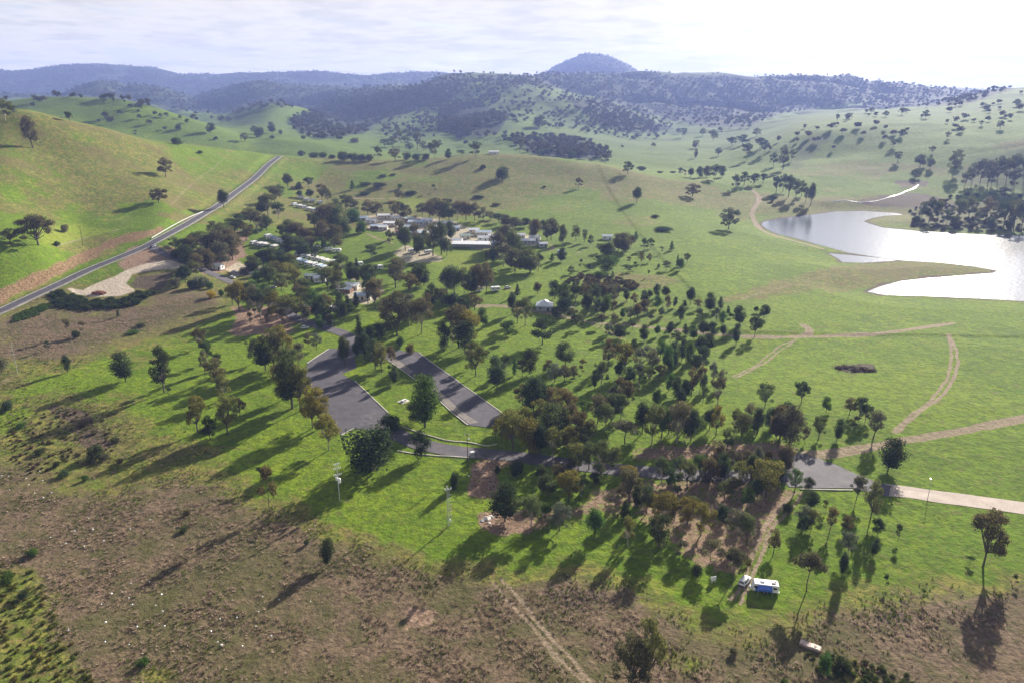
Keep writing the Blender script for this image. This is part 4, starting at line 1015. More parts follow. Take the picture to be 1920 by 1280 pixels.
("between the lane and the dirt patch", "trees between the lane and the dirt patch", """
1240 904 852 32 G o;1257 908 876 36 G g;1276 890 852 36 G o;1288 914 858 38 G o;1312 898 850 30 G g;1330 908 856 44 D r;1318 886 850 22 G d;1344 880 822 30 G r;1352 900 846 26 D d;1372 876 840 30 G r;1398 884 840 28 G r;1385 918 860 38 G a;1408 900 848 32 D d;1418 886 834 22 D y;1436 932 856 60 G a;1452 910 862 40 D d;1472 882 830 36 D r;1438 868 844 18 B a;1490 922 876 28 G g;1420 934 890 30 D d;1400 950 908 28 D g;1358 936 898 34 G o;1374 924 892 24 G o;1270 930 908 22 G o"""),
("in the front grove on the pink earth", "trees on the pink earth", """
947 976 904 62 D d;996 988 922 50 G o;1022 978 938 34 G g;1049 994 936 44 G y;1115 1010 948 34 D g;1177 1022 964 30 G a;1172 972 940 22 D d;1166 934 904 26 G r;1234 1030 960 48 G d;1212 962 904 32 G o;1196 950 910 24 D d;1245 988 920 54 G a;1228 970 924 36 G a;1264 976 928 30 G r;1288 984 930 40 G a;1314 1002 938 46 G a;1298 960 926 28 G o;1332 1052 1004 40 O y;1382 1010 950 48 G y;1400 1020 962 32 G o;1352 984 944 28 D d;1306 1080 1054 20 B d;1373 1084 1022 46 U r;1398 1078 1040 26 G a;1275 1045 1010 26 O y"""),
("along the ruts right of the dirt patch", "trees along the ruts", """
1516 916 892 24 D d;1520 950 916 28 D d;1506 984 944 34 G y;1522 990 952 26 G o;1504 1000 964 26 G d;1555 998 946 22 G r;1548 960 936 14 O o;1586 996 962 26 G r;1590 1042 994 34 G y;1578 1084 1032 24 D d;1645 1000 970 22 D d;1637 1040 1006 16 D d;1450 1038 988 26 G r;1478 960 942 20 B d;1683 1014 982 15 O d;1660 1098 1076 12 O d;1730 1125 1102 10 O g;1512 1108 1028 62 U r;1843 1062 948 72 T r;1818 1056 1040 18 O g;1902 1094 1076 14 O d"""),
("at the bottom edge of the photo", "trees at the bottom edge", """
1183 1290 1180 84 S r;1215 1284 1156 60 G o;807 1120 1090 26 O r;613 1057 1006 32 D d;575 1020 1008 12 b d;1470 1290 1268 16 b g;1545 1262 1212 26 b g;1580 1250 1228 34 b d;1375 1225 1212 18 b r"""),
("on the lawn below the lower road", "trees below the lower road", """
700 880 795 88 B d;790 857 804 42 D d;853 916 879 24 B d;733 804 774 42 B d;797 800 696 60 D g;797 776 704 40 D o;780 790 750 36 D d;735 800 786 22 B g;505 957 868 34 O r;492 905 872 18 O d"""),
("along the left edge of the first car park", "big trees left of the first car park", """
515 692 612 58 T o;498 694 640 44 D d;532 684 608 46 G a;478 680 632 34 G o;548 766 662 56 D d;532 748 674 38 D r;564 770 680 44 T a;586 802 720 56 T a;606 800 740 36 G a;616 844 770 50 G a;572 752 700 30 G r;544 700 650 36 G o;560 690 640 26 O y"""),
("in the diagonal row across the shaded lawn", "trees in the diagonal row on the left lawn", """
374 652 614 26 G r;390 680 636 26 G d;404 716 668 38 G r;418 748 698 38 G a;371 810 738 42 T a;394 824 776 32 G d;427 812 734 44 T a;450 780 744 26 G r;384 700 656 16 G y;236 714 657 44 D d;308 736 646 44 T d;306 731 698 22 O d;318 741 724 13 O d;127 697 664 16 D d;410 690 660 18 G o"""),
("in the dry scrub on the left", "saplings and shrubs in the left scrub", """
130 632 596 18 O r;157 627 600 16 O r;144 634 618 18 B d;91 657 638 12 O d;0 700 666 34 B r;180 858 830 34 b d;196 862 848 22 b r;178 812 804 16 b r;158 798 788 18 b r;217 828 819 18 b r;12 770 746 26 b d;120 892 880 24 b d;105 874 862 16 b d;160 900 888 14 b g;345 995 985 18 b d;270 1245 1232 26 b g;15 1090 1070 30 b g;45 1120 1104 22 b d;60 1040 1026 24 b g;250 625 618 26 b g;265 612 604 20 b d;350 965 953 14 b r;40 800 790 20 b g;75 850 838 22 b d;225 866 858 16 b r"""),
]
n_plants = 0
for where, group, txt in ZONES:
    items = []
    for e in txt.replace('\n', '').split(';'):
        p = e.split()
        if group == 'trees on the lake point': p[2] = float(p[1]) - (float(p[1]) - float(p[2])) * .8; p[3] = float(p[3]) * .86
        items.append((float(p[0]), float(p[1]), float(p[2]), float(p[3]), p[4], p[5]))
    med = sorted(i[1] - i[2] for i in items)[len(items) // 2]
    desc = {}
    for it in items:
        sw = size_word(it[1] - it[2], med)
        key = (sw, it[5], NOUN[it[4]])
        desc.setdefault(key, []).append(it)
    for key, lst in desc.items():
        lst.sort()
        for i, it in enumerate(lst):
            tw = '' if it[4] in 'XY' else TONEW[it[5]] + ' '
            d = f"{key[0]} {tw}{key[2]}"
            w_ = where
            if len(lst) > 1: d = f"{ORD[i]} {d} from left" if i or len(lst) > 2 else f"left-hand {d}"
            if len(lst) == 2 and i == 1: d = f"right-hand {key[0]} {tw}{key[2]}"
            lab = ' '.join((d + ' ' + w_).split()[:16])
            plant(*it, lab, group); n_plants += 1
print("PLANTS", n_plants)

# ------------------------------------------------------------------ woods and tussocks: more of them than anyone could count
def instancer(name, protos, P, sc, rot_seed=1, squash=(1, 1), kind='stuff', label=None):
    coll = bpy.data.collections.new(name + '_kinds')
    for i, (me) in enumerate(protos):
        o = bpy.data.objects.new(f"{name}_kind", me); coll.objects.link(o)
    n = len(P); g = np.random.default_rng(rot_seed)
    me = bpy.data.meshes.new(name); me.vertices.add(n); me.vertices.foreach_set('co', P.astype(np.float32).ravel())
    def at(nm, ty, v, key='value'):
        a = me.attributes.new(nm, ty, 'POINT'); a.data.foreach_set(key, v.ravel())
    S = np.stack([sc * g.uniform(.8, 1.25, n) * squash[0], sc * g.uniform(.8, 1.25, n) * squash[0], sc * g.uniform(.85, 1.2, n) * squash[1]], 1).astype(np.float32)
    at('sc', 'FLOAT_VECTOR', S, 'vector')
    at('rz', 'FLOAT_VECTOR', np.stack([np.zeros(n), np.zeros(n), g.uniform(0, 6.283, n)], 1).astype(np.float32), 'vector')
    at('pick', 'INT', g.integers(0, len(protos), n).astype(np.int32))
    o = bpy.data.objects.new(name, me); COL.objects.link(o); o['kind'] = kind
    if label: o['label'] = label
    ng = bpy.data.node_groups.new(name + '_scatter', 'GeometryNodeTree')
    ng.interface.new_socket('Geometry', in_out='INPUT', socket_type='NodeSocketGeometry')
    ng.interface.new_socket('Geometry', in_out='OUTPUT', socket_type='NodeSocketGeometry')
    N, L = ng.nodes, ng.links
    gi, go = N.new('NodeGroupInput'), N.new('NodeGroupOutput')
    ci = N.new('GeometryNodeCollectionInfo'); ci.inputs['Collection'].default_value = coll
    ci.inputs['Separate Children'].default_value = True; ci.inputs['Reset Children'].default_value = True
    ip = N.new('GeometryNodeInstanceOnPoints'); ip.inputs['Pick Instance'].default_value = True
    def na(nm, ty):
        a = N.new('GeometryNodeInputNamedAttribute'); a.data_type = ty; a.inputs['Name'].default_value = nm
        return [s for s in a.outputs if s.enabled and s.name == 'Attribute'][0]
    L.new(gi.outputs[0], ip.inputs['Points']); L.new(ci.outputs[0], ip.inputs['Instance'])
    L.new(na('pick', 'INT'), ip.inputs['Instance Index']); L.new(na('sc', 'FLOAT_VECTOR'), ip.inputs['Scale'])
    er = N.new('FunctionNodeEulerToRotation'); L.new(na('rz', 'FLOAT_VECTOR'), er.inputs[0]); L.new(er.outputs[0], ip.inputs['Rotation'])
    L.new(ip.outputs[0], go.inputs[0])
    md = o.modifiers.new('scatter', 'NODES'); md.node_group = ng
    return o
def far_tree(seed):
    g = random.Random(seed); cl = []
    for k in range(6):
        th = g.uniform(0, 6.28); q = g.uniform(.1, .3); cl.append((q * math.cos(th), q * math.sin(th), g.uniform(.4, .85), .24, .24, .17))
    cl.append((0, 0, .55, .26, .26, .28))
    me = crown_mesh('far_tree', cl, 260, .075, seed, M_LEAF_FAR, up=.5)
    return me
FAR = [far_tree(s) for s in (3, 8, 21, 34)]
grn = np.random.default_rng(11)
def sample_px(polys, per_px2, lim=(1300, 9000), hmul=1.0):
    pts = []
    for poly in polys:
        p = np.array(poly, float); lo = np.maximum(p.min(0), (-140, 90)); hi = np.minimum(p.max(0), (2060, 700))
        n = int((hi[0] - lo[0]) * (hi[1] - lo[1]) * per_px2)
        q = grn.random((n, 2)) * (hi - lo) + lo
        s = sdf_poly(q[:, 0], q[:, 1], p) + (grn.random(n) - .5) * 14
        pts.append(q[s < 0])
    q = np.concatenate(pts); X_, Y_, Z_, ok = hit(q[:, 0], q[:, 1])
    ok &= (Y_ > lim[0]) & (Y_ < lim[1])
    keep = ok & (fbm(X_, Y_, 300, 3, 9.0) > -.5)
    return np.stack([X_, Y_, Z_ - .3], 1)[keep]
P = sample_px(WOODS, 1 / 21.0)
far = P[:, 1] > 5300
P = P[~far | (grn.random(len(P)) < .8)]
extra = sample_px([[(-100,100),(900,100),(900,145),(-100,185)], [(1000,95),(1230,95),(1230,150),(1000,150)]], 1 / 7.0, (5300, 7000))
P = np.concatenate([P, extra])
instancer('woodland', FAR, P, grn.uniform(9, 15, len(P)), 3, (1.0, .95))
# loose trees over the green far hills
LOOSE = [[(0,185),(130,175),(300,200),(460,250),(540,240),(700,250),(900,215),(1100,230),(1200,270),(1450,270),(1500,230),(1920,170),(1920,300),(1560,300),(1500,285),(1100,285),(800,270),(0,230)]]
Q = sample_px(LOOSE, 1 / 620.0, (1300, 4000)); Q2 = sample_px([[(820,145),(1000,145),(1200,235),(1250,262),(1060,262),(900,255),(760,240)], [(700,190),(900,150),(960,160),(880,250),(720,262)]], 1 / 60.0, (1300, 4000))
Q = np.concatenate([Q, Q2]); instancer('scattered_trees', FAR, Q, grn.uniform(8, 15, len(Q)), 5, (1.05, .9))
print("FAR", len(P), len(Q))
# dry tussocks over the rough ground in front, green tufts in the paddock
def tuft(seed, n, h, spread, material):
    g = np.random.default_rng(seed); V, F = [], []
    for i in range(n):
        th = g.uniform(0, 6.283); r0 = g.uniform(0, .18); lean = g.uniform(.2, 1) * spread; w = g.uniform(.03, .07); hh = h * g.uniform(.5, 1)
        c, s = math.cos(th), math.sin(th); x, y = r0 * c, r0 * s
        b = len(V); V += [(x - s * w, y + c * w, -.05), (x + s * w, y - c * w, -.05), (x + c * lean * .6 + s * w * .6, y + s * lean * .6 - c * w * .6, hh * .8), (x + c * lean, y + s * lean, hh)]
        F += [(b, b + 1, b + 2), (b, b + 2, b + 3)]
    me = bpy.data.meshes.new('tussock'); me.from_pydata(V, [], F); me.materials.append(material); return me
def tuft_material(name, c1, c2):
    m, nt, b = mat(name); N, L = nt.nodes, nt.links
    oi = N.new('ShaderNodeObjectInfo'); x = N.new('ShaderNodeMix'); x.data_type = 'RGBA'
    x.inputs[6].default_value = (*c1, 1); x.inputs[7].default_value = (*c2, 1); L.new(oi.outputs['Random'], x.inputs[0])
    nt.nodes.remove(b); d = N.new('ShaderNodeBsdfDiffuse'); t = N.new('ShaderNodeBsdfTranslucent'); mx = N.new('ShaderNodeMixShader'); mx.inputs[0].default_value = .35
    L.new(x.outputs[2], d.inputs[0]); L.new(x.outputs[2], t.inputs[0]); L.new(d.outputs[0], mx.inputs[1]); L.new(t.outputs[0], mx.inputs[2])
    L.new(mx.outputs[0], [n for n in N if n.type == 'OUTPUT_MATERIAL'][0].inputs['Surface']); return m
M_TUS = tuft_material('dry_grass_blades', (.20, .145, .10), (.50, .39, .29)); M_TUG = tuft_material('green_grass_blades', (.05, .085, .012), (.17, .20, .03))
def scatter_land(n, ylim, weight, seed):
    g = np.random.default_rng(seed)
    j0, j1 = np.searchsorted(YS, ylim[0]), np.searchsorted(YS, ylim[1]); i0, i1 = np.searchsorted(A, -.83), np.searchsorted(A, .83)
    W = weight[j0:j1, i0:i1] * (np.gradient(YS)[j0:j1] * YS[j0:j1])[:, None]
    pr = W.ravel() / W.sum(); k = g.choice(len(pr), n, p=pr); j, i = k // (i1 - i0) + j0, k % (i1 - i0) + i0
    a = A[i] + (A[1 + 26] - A[26]) * 0 + g.uniform(-.5, .5, n) * (A_FINE[1] - A_FINE[0]); Y_ = YS[j] * (1 + g.uniform(-.5, .5, n) * .0055); X_ = a * Y_
    return np.stack([X_, Y_, grid_z(X_, Y_)], 1)
roads_off = (1 - np.clip(track, 0, 1)) * (1 - np.clip(gravel, 0, 1))
clumps_ = np.clip(.5 + fbm(XG, YG, 9, 3, 2.2) * 2, .05, 1)
T1 = scatter_land(9000, (105, 420), np.clip(dry, 0, 1) ** 1.5 * roads_off * clumps_ * (1 - sstep(250, 420, YG) * .6), 4)
instancer('dry_tussocks', [tuft(s, 10, .5, .6, M_TUS) for s in (1, 2, 3)], T1, grn.uniform(.6, 1.5, len(T1)), 7)
T2 = scatter_land(7000, (105, 330), np.clip(.0 + mud * .8 + np.clip(dry, 0, 1) * (1 - np.clip(dry, 0, 1)) * 2.5 + .2 * dry + dirt * .3, 0, 1) * roads_off * clumps_, 6)
instancer('green_tufts', [tuft(s, 10, .5, .5, M_TUG) for s in (5, 6)], T2, grn.uniform(.5, 1.3, len(T2)), 9)
# ------------------------------------------------------------------ built things
def at(x, y):
    X_, Y_, Z_, ok = hit(x, y); return float(X_[0]), float(Y_[0]), float(Z_[0])
def empty(name, loc, rz=0.0):
    o = bpy.data.objects.new(name, None); COL.objects.link(o); o.location = loc; o.rotation_euler = (0, 0, rz); o.empty_display_size = .5
    return o
def bm_obj(name, bm, material, parent=None, smooth=False):
    me = bpy.data.meshes.new(name); bm.to_mesh(me); bm.free()
    if smooth: me.shade_smooth()
    if material: me.materials.append(material)
    o = bpy.data.objects.new(name, me); COL.objects.link(o)
    if parent: o.parent = parent
    return o
def box(name, c, s, material, parent, bevel=0.0):
    bm = bmesh.new(); bmesh.ops.create_cube(bm, size=1.0)
    for v in bm.verts: v.co = Vector((c[0] + v.co.x * s[0], c[1] + v.co.y * s[1], c[2] + v.co.z * s[2]))
    if bevel: bmesh.ops.bevel(bm, geom=bm.edges[:], offset=bevel, segments=2, affect='EDGES')
    return bm_obj(name, bm, material, parent)
def cyl(name, p0, p1, r0, r1, material, parent, n=10):
    p0, p1 = Vector(p0), Vector(p1); t = (p1 - p0).normalized(); u = t.orthogonal().normalized(); w = t.cross(u)
    V = [tuple(p + (u * math.cos(2*math.pi*k/n) + w * math.sin(2*math.pi*k/n)) * r) for p, r in ((p0, r0), (p1, r1)) for k in range(n)]
    F = [(k, (k + 1) % n, n + (k + 1) % n, n + k) for k in range(n)] + [tuple(range(n))[::-1], tuple(range(n, 2 * n))]
    return mesh_obj(name, V, F, material, parent)
def copy_thing(root, loc, rz, scale=None):
    r = root.copy(); COL.objects.link(r); r.location = loc; r.rotation_euler = (0, 0, rz)
    if scale: r.scale = scale
    for ch in list(root.children):
        c = ch.copy(); COL.objects.link(c); c.parent = r
        for g in ch.children:
            d = g.copy(); COL.objects.link(d); d.parent = c
    return r
M_WHITE = simple("white_paint", (0.80, 0.81, 0.82), .35, spec=.5, noise=.06, nscale=1.5)
M_CREAM = simple("cream_cladding", (0.62, 0.58, 0.48), .6, noise=.12, nscale=1.2)
M_GREYW = simple("grey_wall", (0.38, 0.40, 0.42), .7, noise=.15, nscale=1.0)
M_BRICK = simple("brown_brick_wall", (0.24, 0.14, 0.10), .8, noise=.2, nscale=2)
M_ROOFW = simple("pale_metal_roof", (0.74, 0.76, 0.78), .4, .15, .5, noise=.10, nscale=.5)
M_ROOFB = simple("blue_grey_metal_roof", (0.42, 0.50, 0.58), .45, .2, noise=.15, nscale=.5)
M_ROOFG = simple("green_grey_roof", (0.36, 0.46, 0.42), .5, noise=.15, nscale=.5)
M_ROOFR = simple("dull_red_roof", (0.33, 0.17, 0.14), .6, noise=.2, nscale=.5)
M_GLASS = simple("dark_glass", (0.015, 0.02, 0.028), .08, spec=.8)
M_TYRE = simple("tyre_rubber", (0.02, 0.02, 0.02), .8)
M_RIM = simple("wheel_rim", (0.45, 0.45, 0.46), .35, .8)
M_BLUE = simple("blue_panel", (0.07, 0.16, 0.55), .4, spec=.5, noise=.15, nscale=2)
M_CANVAS = simple("canvas_awning", (0.55, 0.53, 0.47), .8, noise=.1)
M_BLUEC = simple("blue_canvas_awning", (0.20, 0.36, 0.52), .8, noise=.1)
M_POLE = simple("pale_steel_pole", (0.52, 0.55, 0.56), .5, .3, noise=.12)
M_WOODP = simple("dark_timber_pole", (0.10, 0.075, 0.055), .85, noise=.3)
M_INS = simple("white_ceramic", (0.82, 0.84, 0.86), .25, spec=.6)
M_DARK = simple("dark_trim", (0.03, 0.03, 0.035), .6)
M_RED = simple("red_lamp", (0.45, 0.02, 0.02), .3)
M_TIMBER = simple("weathered_timber", (0.30, 0.26, 0.21), .8, noise=.25)
M_ROCK = simple("pale_rock", (0.62, 0.60, 0.56), .85, noise=.2, nscale=2)
M_REDEARTH = simple("red_earth", (0.24, 0.095, 0.06), .95, noise=.35, nscale=1.2)
M_SLAB = simple("weathered_concrete", (0.46, 0.36, 0.32), .85, noise=.25, nscale=1.5)
M_SLABTOP = simple("clean_concrete", (0.70, 0.62, 0.52), .8, noise=.2, nscale=1.5)

def caravan_proto(awning=None):
    r = empty('caravan', (0, 0, 0))
    prof = [(-2.7,.55), (-2.75,1.5), (-2.55,2.5), (-2.3,2.66), (2.2,2.66), (2.5,2.45), (2.8,1.4), (2.45,.55)]
    bm = bmesh.new(); n = len(prof)
    vs = [[bm.verts.new((x, y, z)) for x, z in prof] for y in (-1.2, 1.2)]
    bm.faces.new(vs[0]); bm.faces.new(vs[1][::-1])
    for i in range(n): bm.faces.new((vs[0][i], vs[1][i], vs[1][(i + 1) % n], vs[0][(i + 1) % n])[::-1])
    bmesh.ops.recalc_face_normals(bm, faces=bm.faces[:]); bmesh.ops.bevel(bm, geom=bm.edges[:], offset=.06, segments=1, affect='EDGES')
    bm_obj('body', bm, M_WHITE, r)
    for x in (-1.5, 1.3): box('window', (x, -1.21, 1.75), (1.1, .06, .55), M_GLASS, r); box('window', (x, 1.21, 1.75), (1.1, .06, .55), M_GLASS, r)
    box('window', (-2.70, 0, 1.85), (.1, 1.5, .55), M_GLASS, r)
    box('door', (0, -1.22, 1.45), (.65, .06, 1.7), M_GREYW, r)
    box('roof_hatch', (-.6, 0, 2.74), (.7, .7, .14), M_GREYW, r)
    for y in (-1.1, 1.1):
        w = cyl('wheel', (-.1, y - .1, .34), (-.1, y + .1, .34), .34, .34, M_TYRE, r, 12)
    cyl('drawbar', (2.5, 0, .5), (3.8, 0, .5), .06, .06, M_DARK, r, 6)
    if awning:
        V = [(-2.2,-1.24,2.35),(2.0,-1.24,2.35),(2.0,-3.5,2.05),(-2.2,-3.5,2.05)]; V += [(x, y, z - .05) for x, y, z in V]
        aw = mesh_obj('awning', V, [(0,1,2,3),(7,6,5,4),(0,4,5,1),(1,5,6,2),(2,6,7,3),(3,7,4,0)], awning, r)
        for x in (-2.15, 1.95): cyl('awning_pole', (x, -3.45, 0), (x, -3.45, 2.05), .03, .03, M_POLE, r, 6)
    return r
CARA = [caravan_proto(), caravan_proto(M_CANVAS), caravan_proto(M_BLUEC)]
used = set()
def put_caravan(x, y, rz, kind, label, group):
    p = CARA[kind]
    loc = at(x, y)
    if kind not in used: used.add(kind); o = p; o.location = loc; o.rotation_euler = (0, 0, rz)
    else: o = copy_thing(p, loc, rz)
    o.scale = (1.22, 1.22, 1.15)
    tag(o, label, 'caravan', group)
vr = random.Random(3)
CROWS = [
 ("in the short uppermost caravan row", [(564,373),(575,377),(586,379),(600,382)]),
 ("in the second caravan row from the top", [(552,386),(561,389),(570,391),(579,394),(588,396),(597,398)]),
 ("in the row beside the roadside trees", [(502,446),(509,449),(517,451),(525,454),(533,457)]),
 ("in the half hidden row", [(476,459),(487,461),(496,462),(514,466),(534,470)]),
 ("in back of the double rows", [(560,480),(570,483),(581,485),(591,488),(601,490),(611,493)]),
 ("in front of the double rows", [(559,492),(569,495),(579,498),(589,500),(599,503),(608,506)]),
]
for where, pts in CROWS:
    for i, (x, y) in enumerate(pts):
        k = vr.choice([0, 0, 1, 1, 2])
        d = ['plain white caravan', 'white caravan with grey awning', 'white caravan with blue awning'][k]
        put_caravan(x, y, math.radians(62 + vr.uniform(-8, 8)), k, f"{d}, {ORD[i]} from left {where}", 'caravans parked in rows')
for x, y, rz, lab in [(594,468,10,"grey-white caravan half under the trees, left of two others"),(616,471,50,"tall white caravan alone on the grass above the double rows"),(632,473,5,"low white caravan right of the tall lone one"),
                      (673,499,20,"white caravan in the dark trees beside the green bank"),(710,505,30,"white caravan end at the edge of the lawn"),
                      (773,474,35,"big white caravan below the sheds on the gravel bay"),(803,476,35,"grey-white caravan on the gravel bay, right of the bigger one"),
                      (897,547,40,"white caravan behind the row of pale trunks"),(929,546,15,"low white caravan right of the pale trunks"),
                      (627,582,70,"narrow white caravan between two dark pointed trees"),(627,495,20,"white caravan glimpsed through trees right of the double rows"),
                      (1052,476,5,"white caravan under a dark tree on the right green")]:
    put_caravan(x, y, math.radians(rz), 0, lab, 'single caravans')

def house(name, x, y, w, d, h, rz, roofm, wallm, label, cat='building', roof='gable', rise=1.1, group='park buildings', open_front=False):
    if group == 'park buildings': w, d, h = w * 1.15, d * 1.35, h * 1.08
    r = empty(name, at(x, y), math.radians(rz))
    if open_front:
        box('back_wall', (0, d / 2 - .1, h / 2), (w, .2, h), wallm, r)
        for i in range(int(w // 5) + 1): cyl('post', (-w / 2 + .2 + i * (w - .4) / max(1, int(w // 5)), -d / 2 + .2, 0), (-w / 2 + .2 + i * (w - .4) / max(1, int(w // 5)), -d / 2 + .2, h), .09, .09, M_TIMBER, r, 6)
        box('wall', (0, d * .12, h / 2 - .05), (w - .6, d * .7, h - .1), M_GREYW, r)
    else:
        box('wall', (0, 0, h / 2), (w, d, h), wallm, r)
    ov = .5; W2, D2 = w / 2 + ov, d / 2 + ov; t = .12
    if roof == 'gable':
        V = [(-W2, -D2, h - .1), (W2, -D2, h - .1), (W2, 0, h + rise), (-W2, 0, h + rise), (-W2, D2, h - .1), (W2, D2, h - .1)]
        V += [(a, b, c + t) for a, b, c in V]
        F = [(0,1,2,3),(3,2,5,4),(6,9,8,7),(9,10,11,8),(0,6,7,1),(4,5,11,10),(0,3,9,6),(3,4,10,9),(1,7,8,2),(2,8,11,5)]
        for sx in (-1, 1):
            g = mesh_obj('gable', [(sx * w / 2, -d / 2, h), (sx * w / 2, d / 2, h), (sx * w / 2, 0, h + rise * .92)], [(0, 1, 2)], wallm, r)
    elif roof == 'skillion':
        V = [(-W2, -D2, h - .05), (W2, -D2, h - .05), (W2, D2, h + rise), (-W2, D2, h + rise)]; V += [(a, b, c + t) for a, b, c in V]
        F = [(3,2,1,0),(4,5,6,7),(0,1,5,4),(1,2,6,5),(2,3,7,6),(3,0,4,7)]
    else:
        q = min(w, d) * .02
        V = [(-W2, -D2, h - .1), (W2, -D2, h - .1), (W2, D2, h - .1), (-W2, D2, h - .1), (-q, -q, h + rise), (q, -q, h + rise), (q, q, h + rise), (-q, q, h + rise)]
        F = [(0,1,5,4),(1,2,6,5),(2,3,7,6),(3,0,4,7),(4,5,6,7),(3,2,1,0)]
    rf = mesh_obj('roof', V, F, roofm, r)
    if roof != 'hip' and w > 7:
        for i in range(int(w // 1.6)):                        # standing seams
            xx = -W2 + 1.2 + i * 1.6
            sl = math.hypot(D2, rise)
            if roof == 'gable':
                s = mesh_obj('roof_seam', [(xx, -D2, h + .02), (xx + .08, -D2, h + .02), (xx + .08, 0, h + rise + t + .06), (xx, 0, h + rise + t + .06), (xx + .04, -D2, h + .10)], [(0,1,2,3),(0,3,4),(1,4,2)], roofm, rf)
    if not open_front:
        k = max(1, int(w // 3.2))
        for i in range(k):
            xx = -w / 2 + (i + .5) * w / k
            if i == k // 2: box('door', (xx, -d / 2 - .02, 1.05), (.95, .08, 2.1), M_DARK, r)
            else: box('window', (xx, -d / 2 - .02, h * .58), (1.3, .08, .95), M_GLASS, r)
        box('window', (w / 2 + .02, 0, h * .58), (.08, 1.2, .9), M_GLASS, r)
    return tag(r, label, cat, group)
H = house
H('park_building', 681, 413, 9, 6, 2.7, 8, M_ROOFB, M_GREYW, "low blue-grey roofed cabin at the left end of the upper sheds")
H('park_building', 724, 409, 14, 7, 3.0, 3, M_ROOFW, M_CREAM, "longest pale roof in the upper left of the park buildings")
H('park_building', 744, 413, 9, 6, 3.0, 6, M_ROOFW, M_CREAM, "short pale roof joined behind the longest upper one")
H('park_building', 734, 423, 12, 7, 2.8, -4, M_ROOFW, M_CREAM, "white roof below the longest pale upper roof")
H('park_building', 710, 429, 12, 6, 2.7, -6, M_ROOFB, M_BRICK, "grey-roofed brown cabin left of the dark shed trees")
H('park_building', 752, 438, 8, 6, 2.7, 4, M_ROOFR, M_BRICK, "small dull red roof among the dark shed trees")
H('park_building', 781, 421, 13, 8, 3.0, -3, M_ROOFB, M_GREYW, "blue-grey roofed shed in the middle of the park buildings")
H('park_building', 800, 418, 10, 7, 3.2, 10, M_ROOFW, M_WHITE, "bright white roof right of the middle blue-grey shed")
H('park_building', 835, 423, 13, 8, 3.2, 0, M_ROOFW, M_GREYW, "white roofed shed beside the bright green patch")
H('park_building', 786, 442, 13, 10, 3.4, -4, M_ROOFB, M_GREYW, "large blue-grey roof in front of the middle shed")
H('long_shed', 883, 463, 27, 7, 2.8, -4, M_ROOFW, M_GREYW, "very long white open-fronted shed at the lower right of the park", roof='skillion', rise=.9, open_front=True)
H('park_building', 907, 441, 12, 7, 3.0, 2, M_ROOFB, M_CREAM, "blue-grey roof behind the very long shed")
H('park_building', 906, 451, 8, 5, 2.8, 0, M_ROOFW, M_WHITE, "bright white roof just behind the very long shed")
H('park_building', 872, 447, 8, 5, 2.7, 8, M_ROOFG, M_CREAM, "green-grey roof left above the very long shed")
H('park_building', 976, 446, 7, 5, 2.8, 0, M_ROOFW, M_WHITE, "small white roof above the low pale cabins on the right")
H('park_building', 985, 456, 15, 5, 2.5, -3, M_ROOFW, M_GREYW, "low pale cabin on the right beside the curved dirt drive")
H('park_building', 942, 441, 6, 5, 2.7, 5, M_ROOFR, M_CREAM, "small cabin under the big tree right of the sheds")
H('farm_shed', 1139, 449, 9, 6, 3.2, -8, M_ROOFW, M_WHITE, "white shed alone at the foot of the middle ridge", 'shed', group='lone sheds')
H('farm_shed', 926, 289, 14, 8, 3.5, 4, M_ROOFW, M_WHITE, "tiny white shed on the crest of the middle ridge", 'shed', group='lone sheds')
H('gatehouse', 410, 505, 7, 5, 3.2, -14, M_ROOFW, M_WHITE, "white hut with grey roof at the park entry", 'hut', group='lone sheds')
H('park_building', 588, 523, 11, 6, 2.7, -10, M_ROOFG, M_CREAM, "pale green roofed cabin on the lower lawn below the caravans", group='lone sheds')
H('amenities_block', 1021, 580, 9.5, 9.5, 3.2, -6, M_ROOFW, M_GREYW, "grey amenities block with white hipped roof by the dirt track", 'toilet block', roof='hip', rise=3.0, group='lone sheds')
H('park_building', 648, 548, 9, 6, 2.8, -12, M_ROOFB, M_BRICK, "grey roofed cabin beside the paved bay above the car park", group='lone sheds')

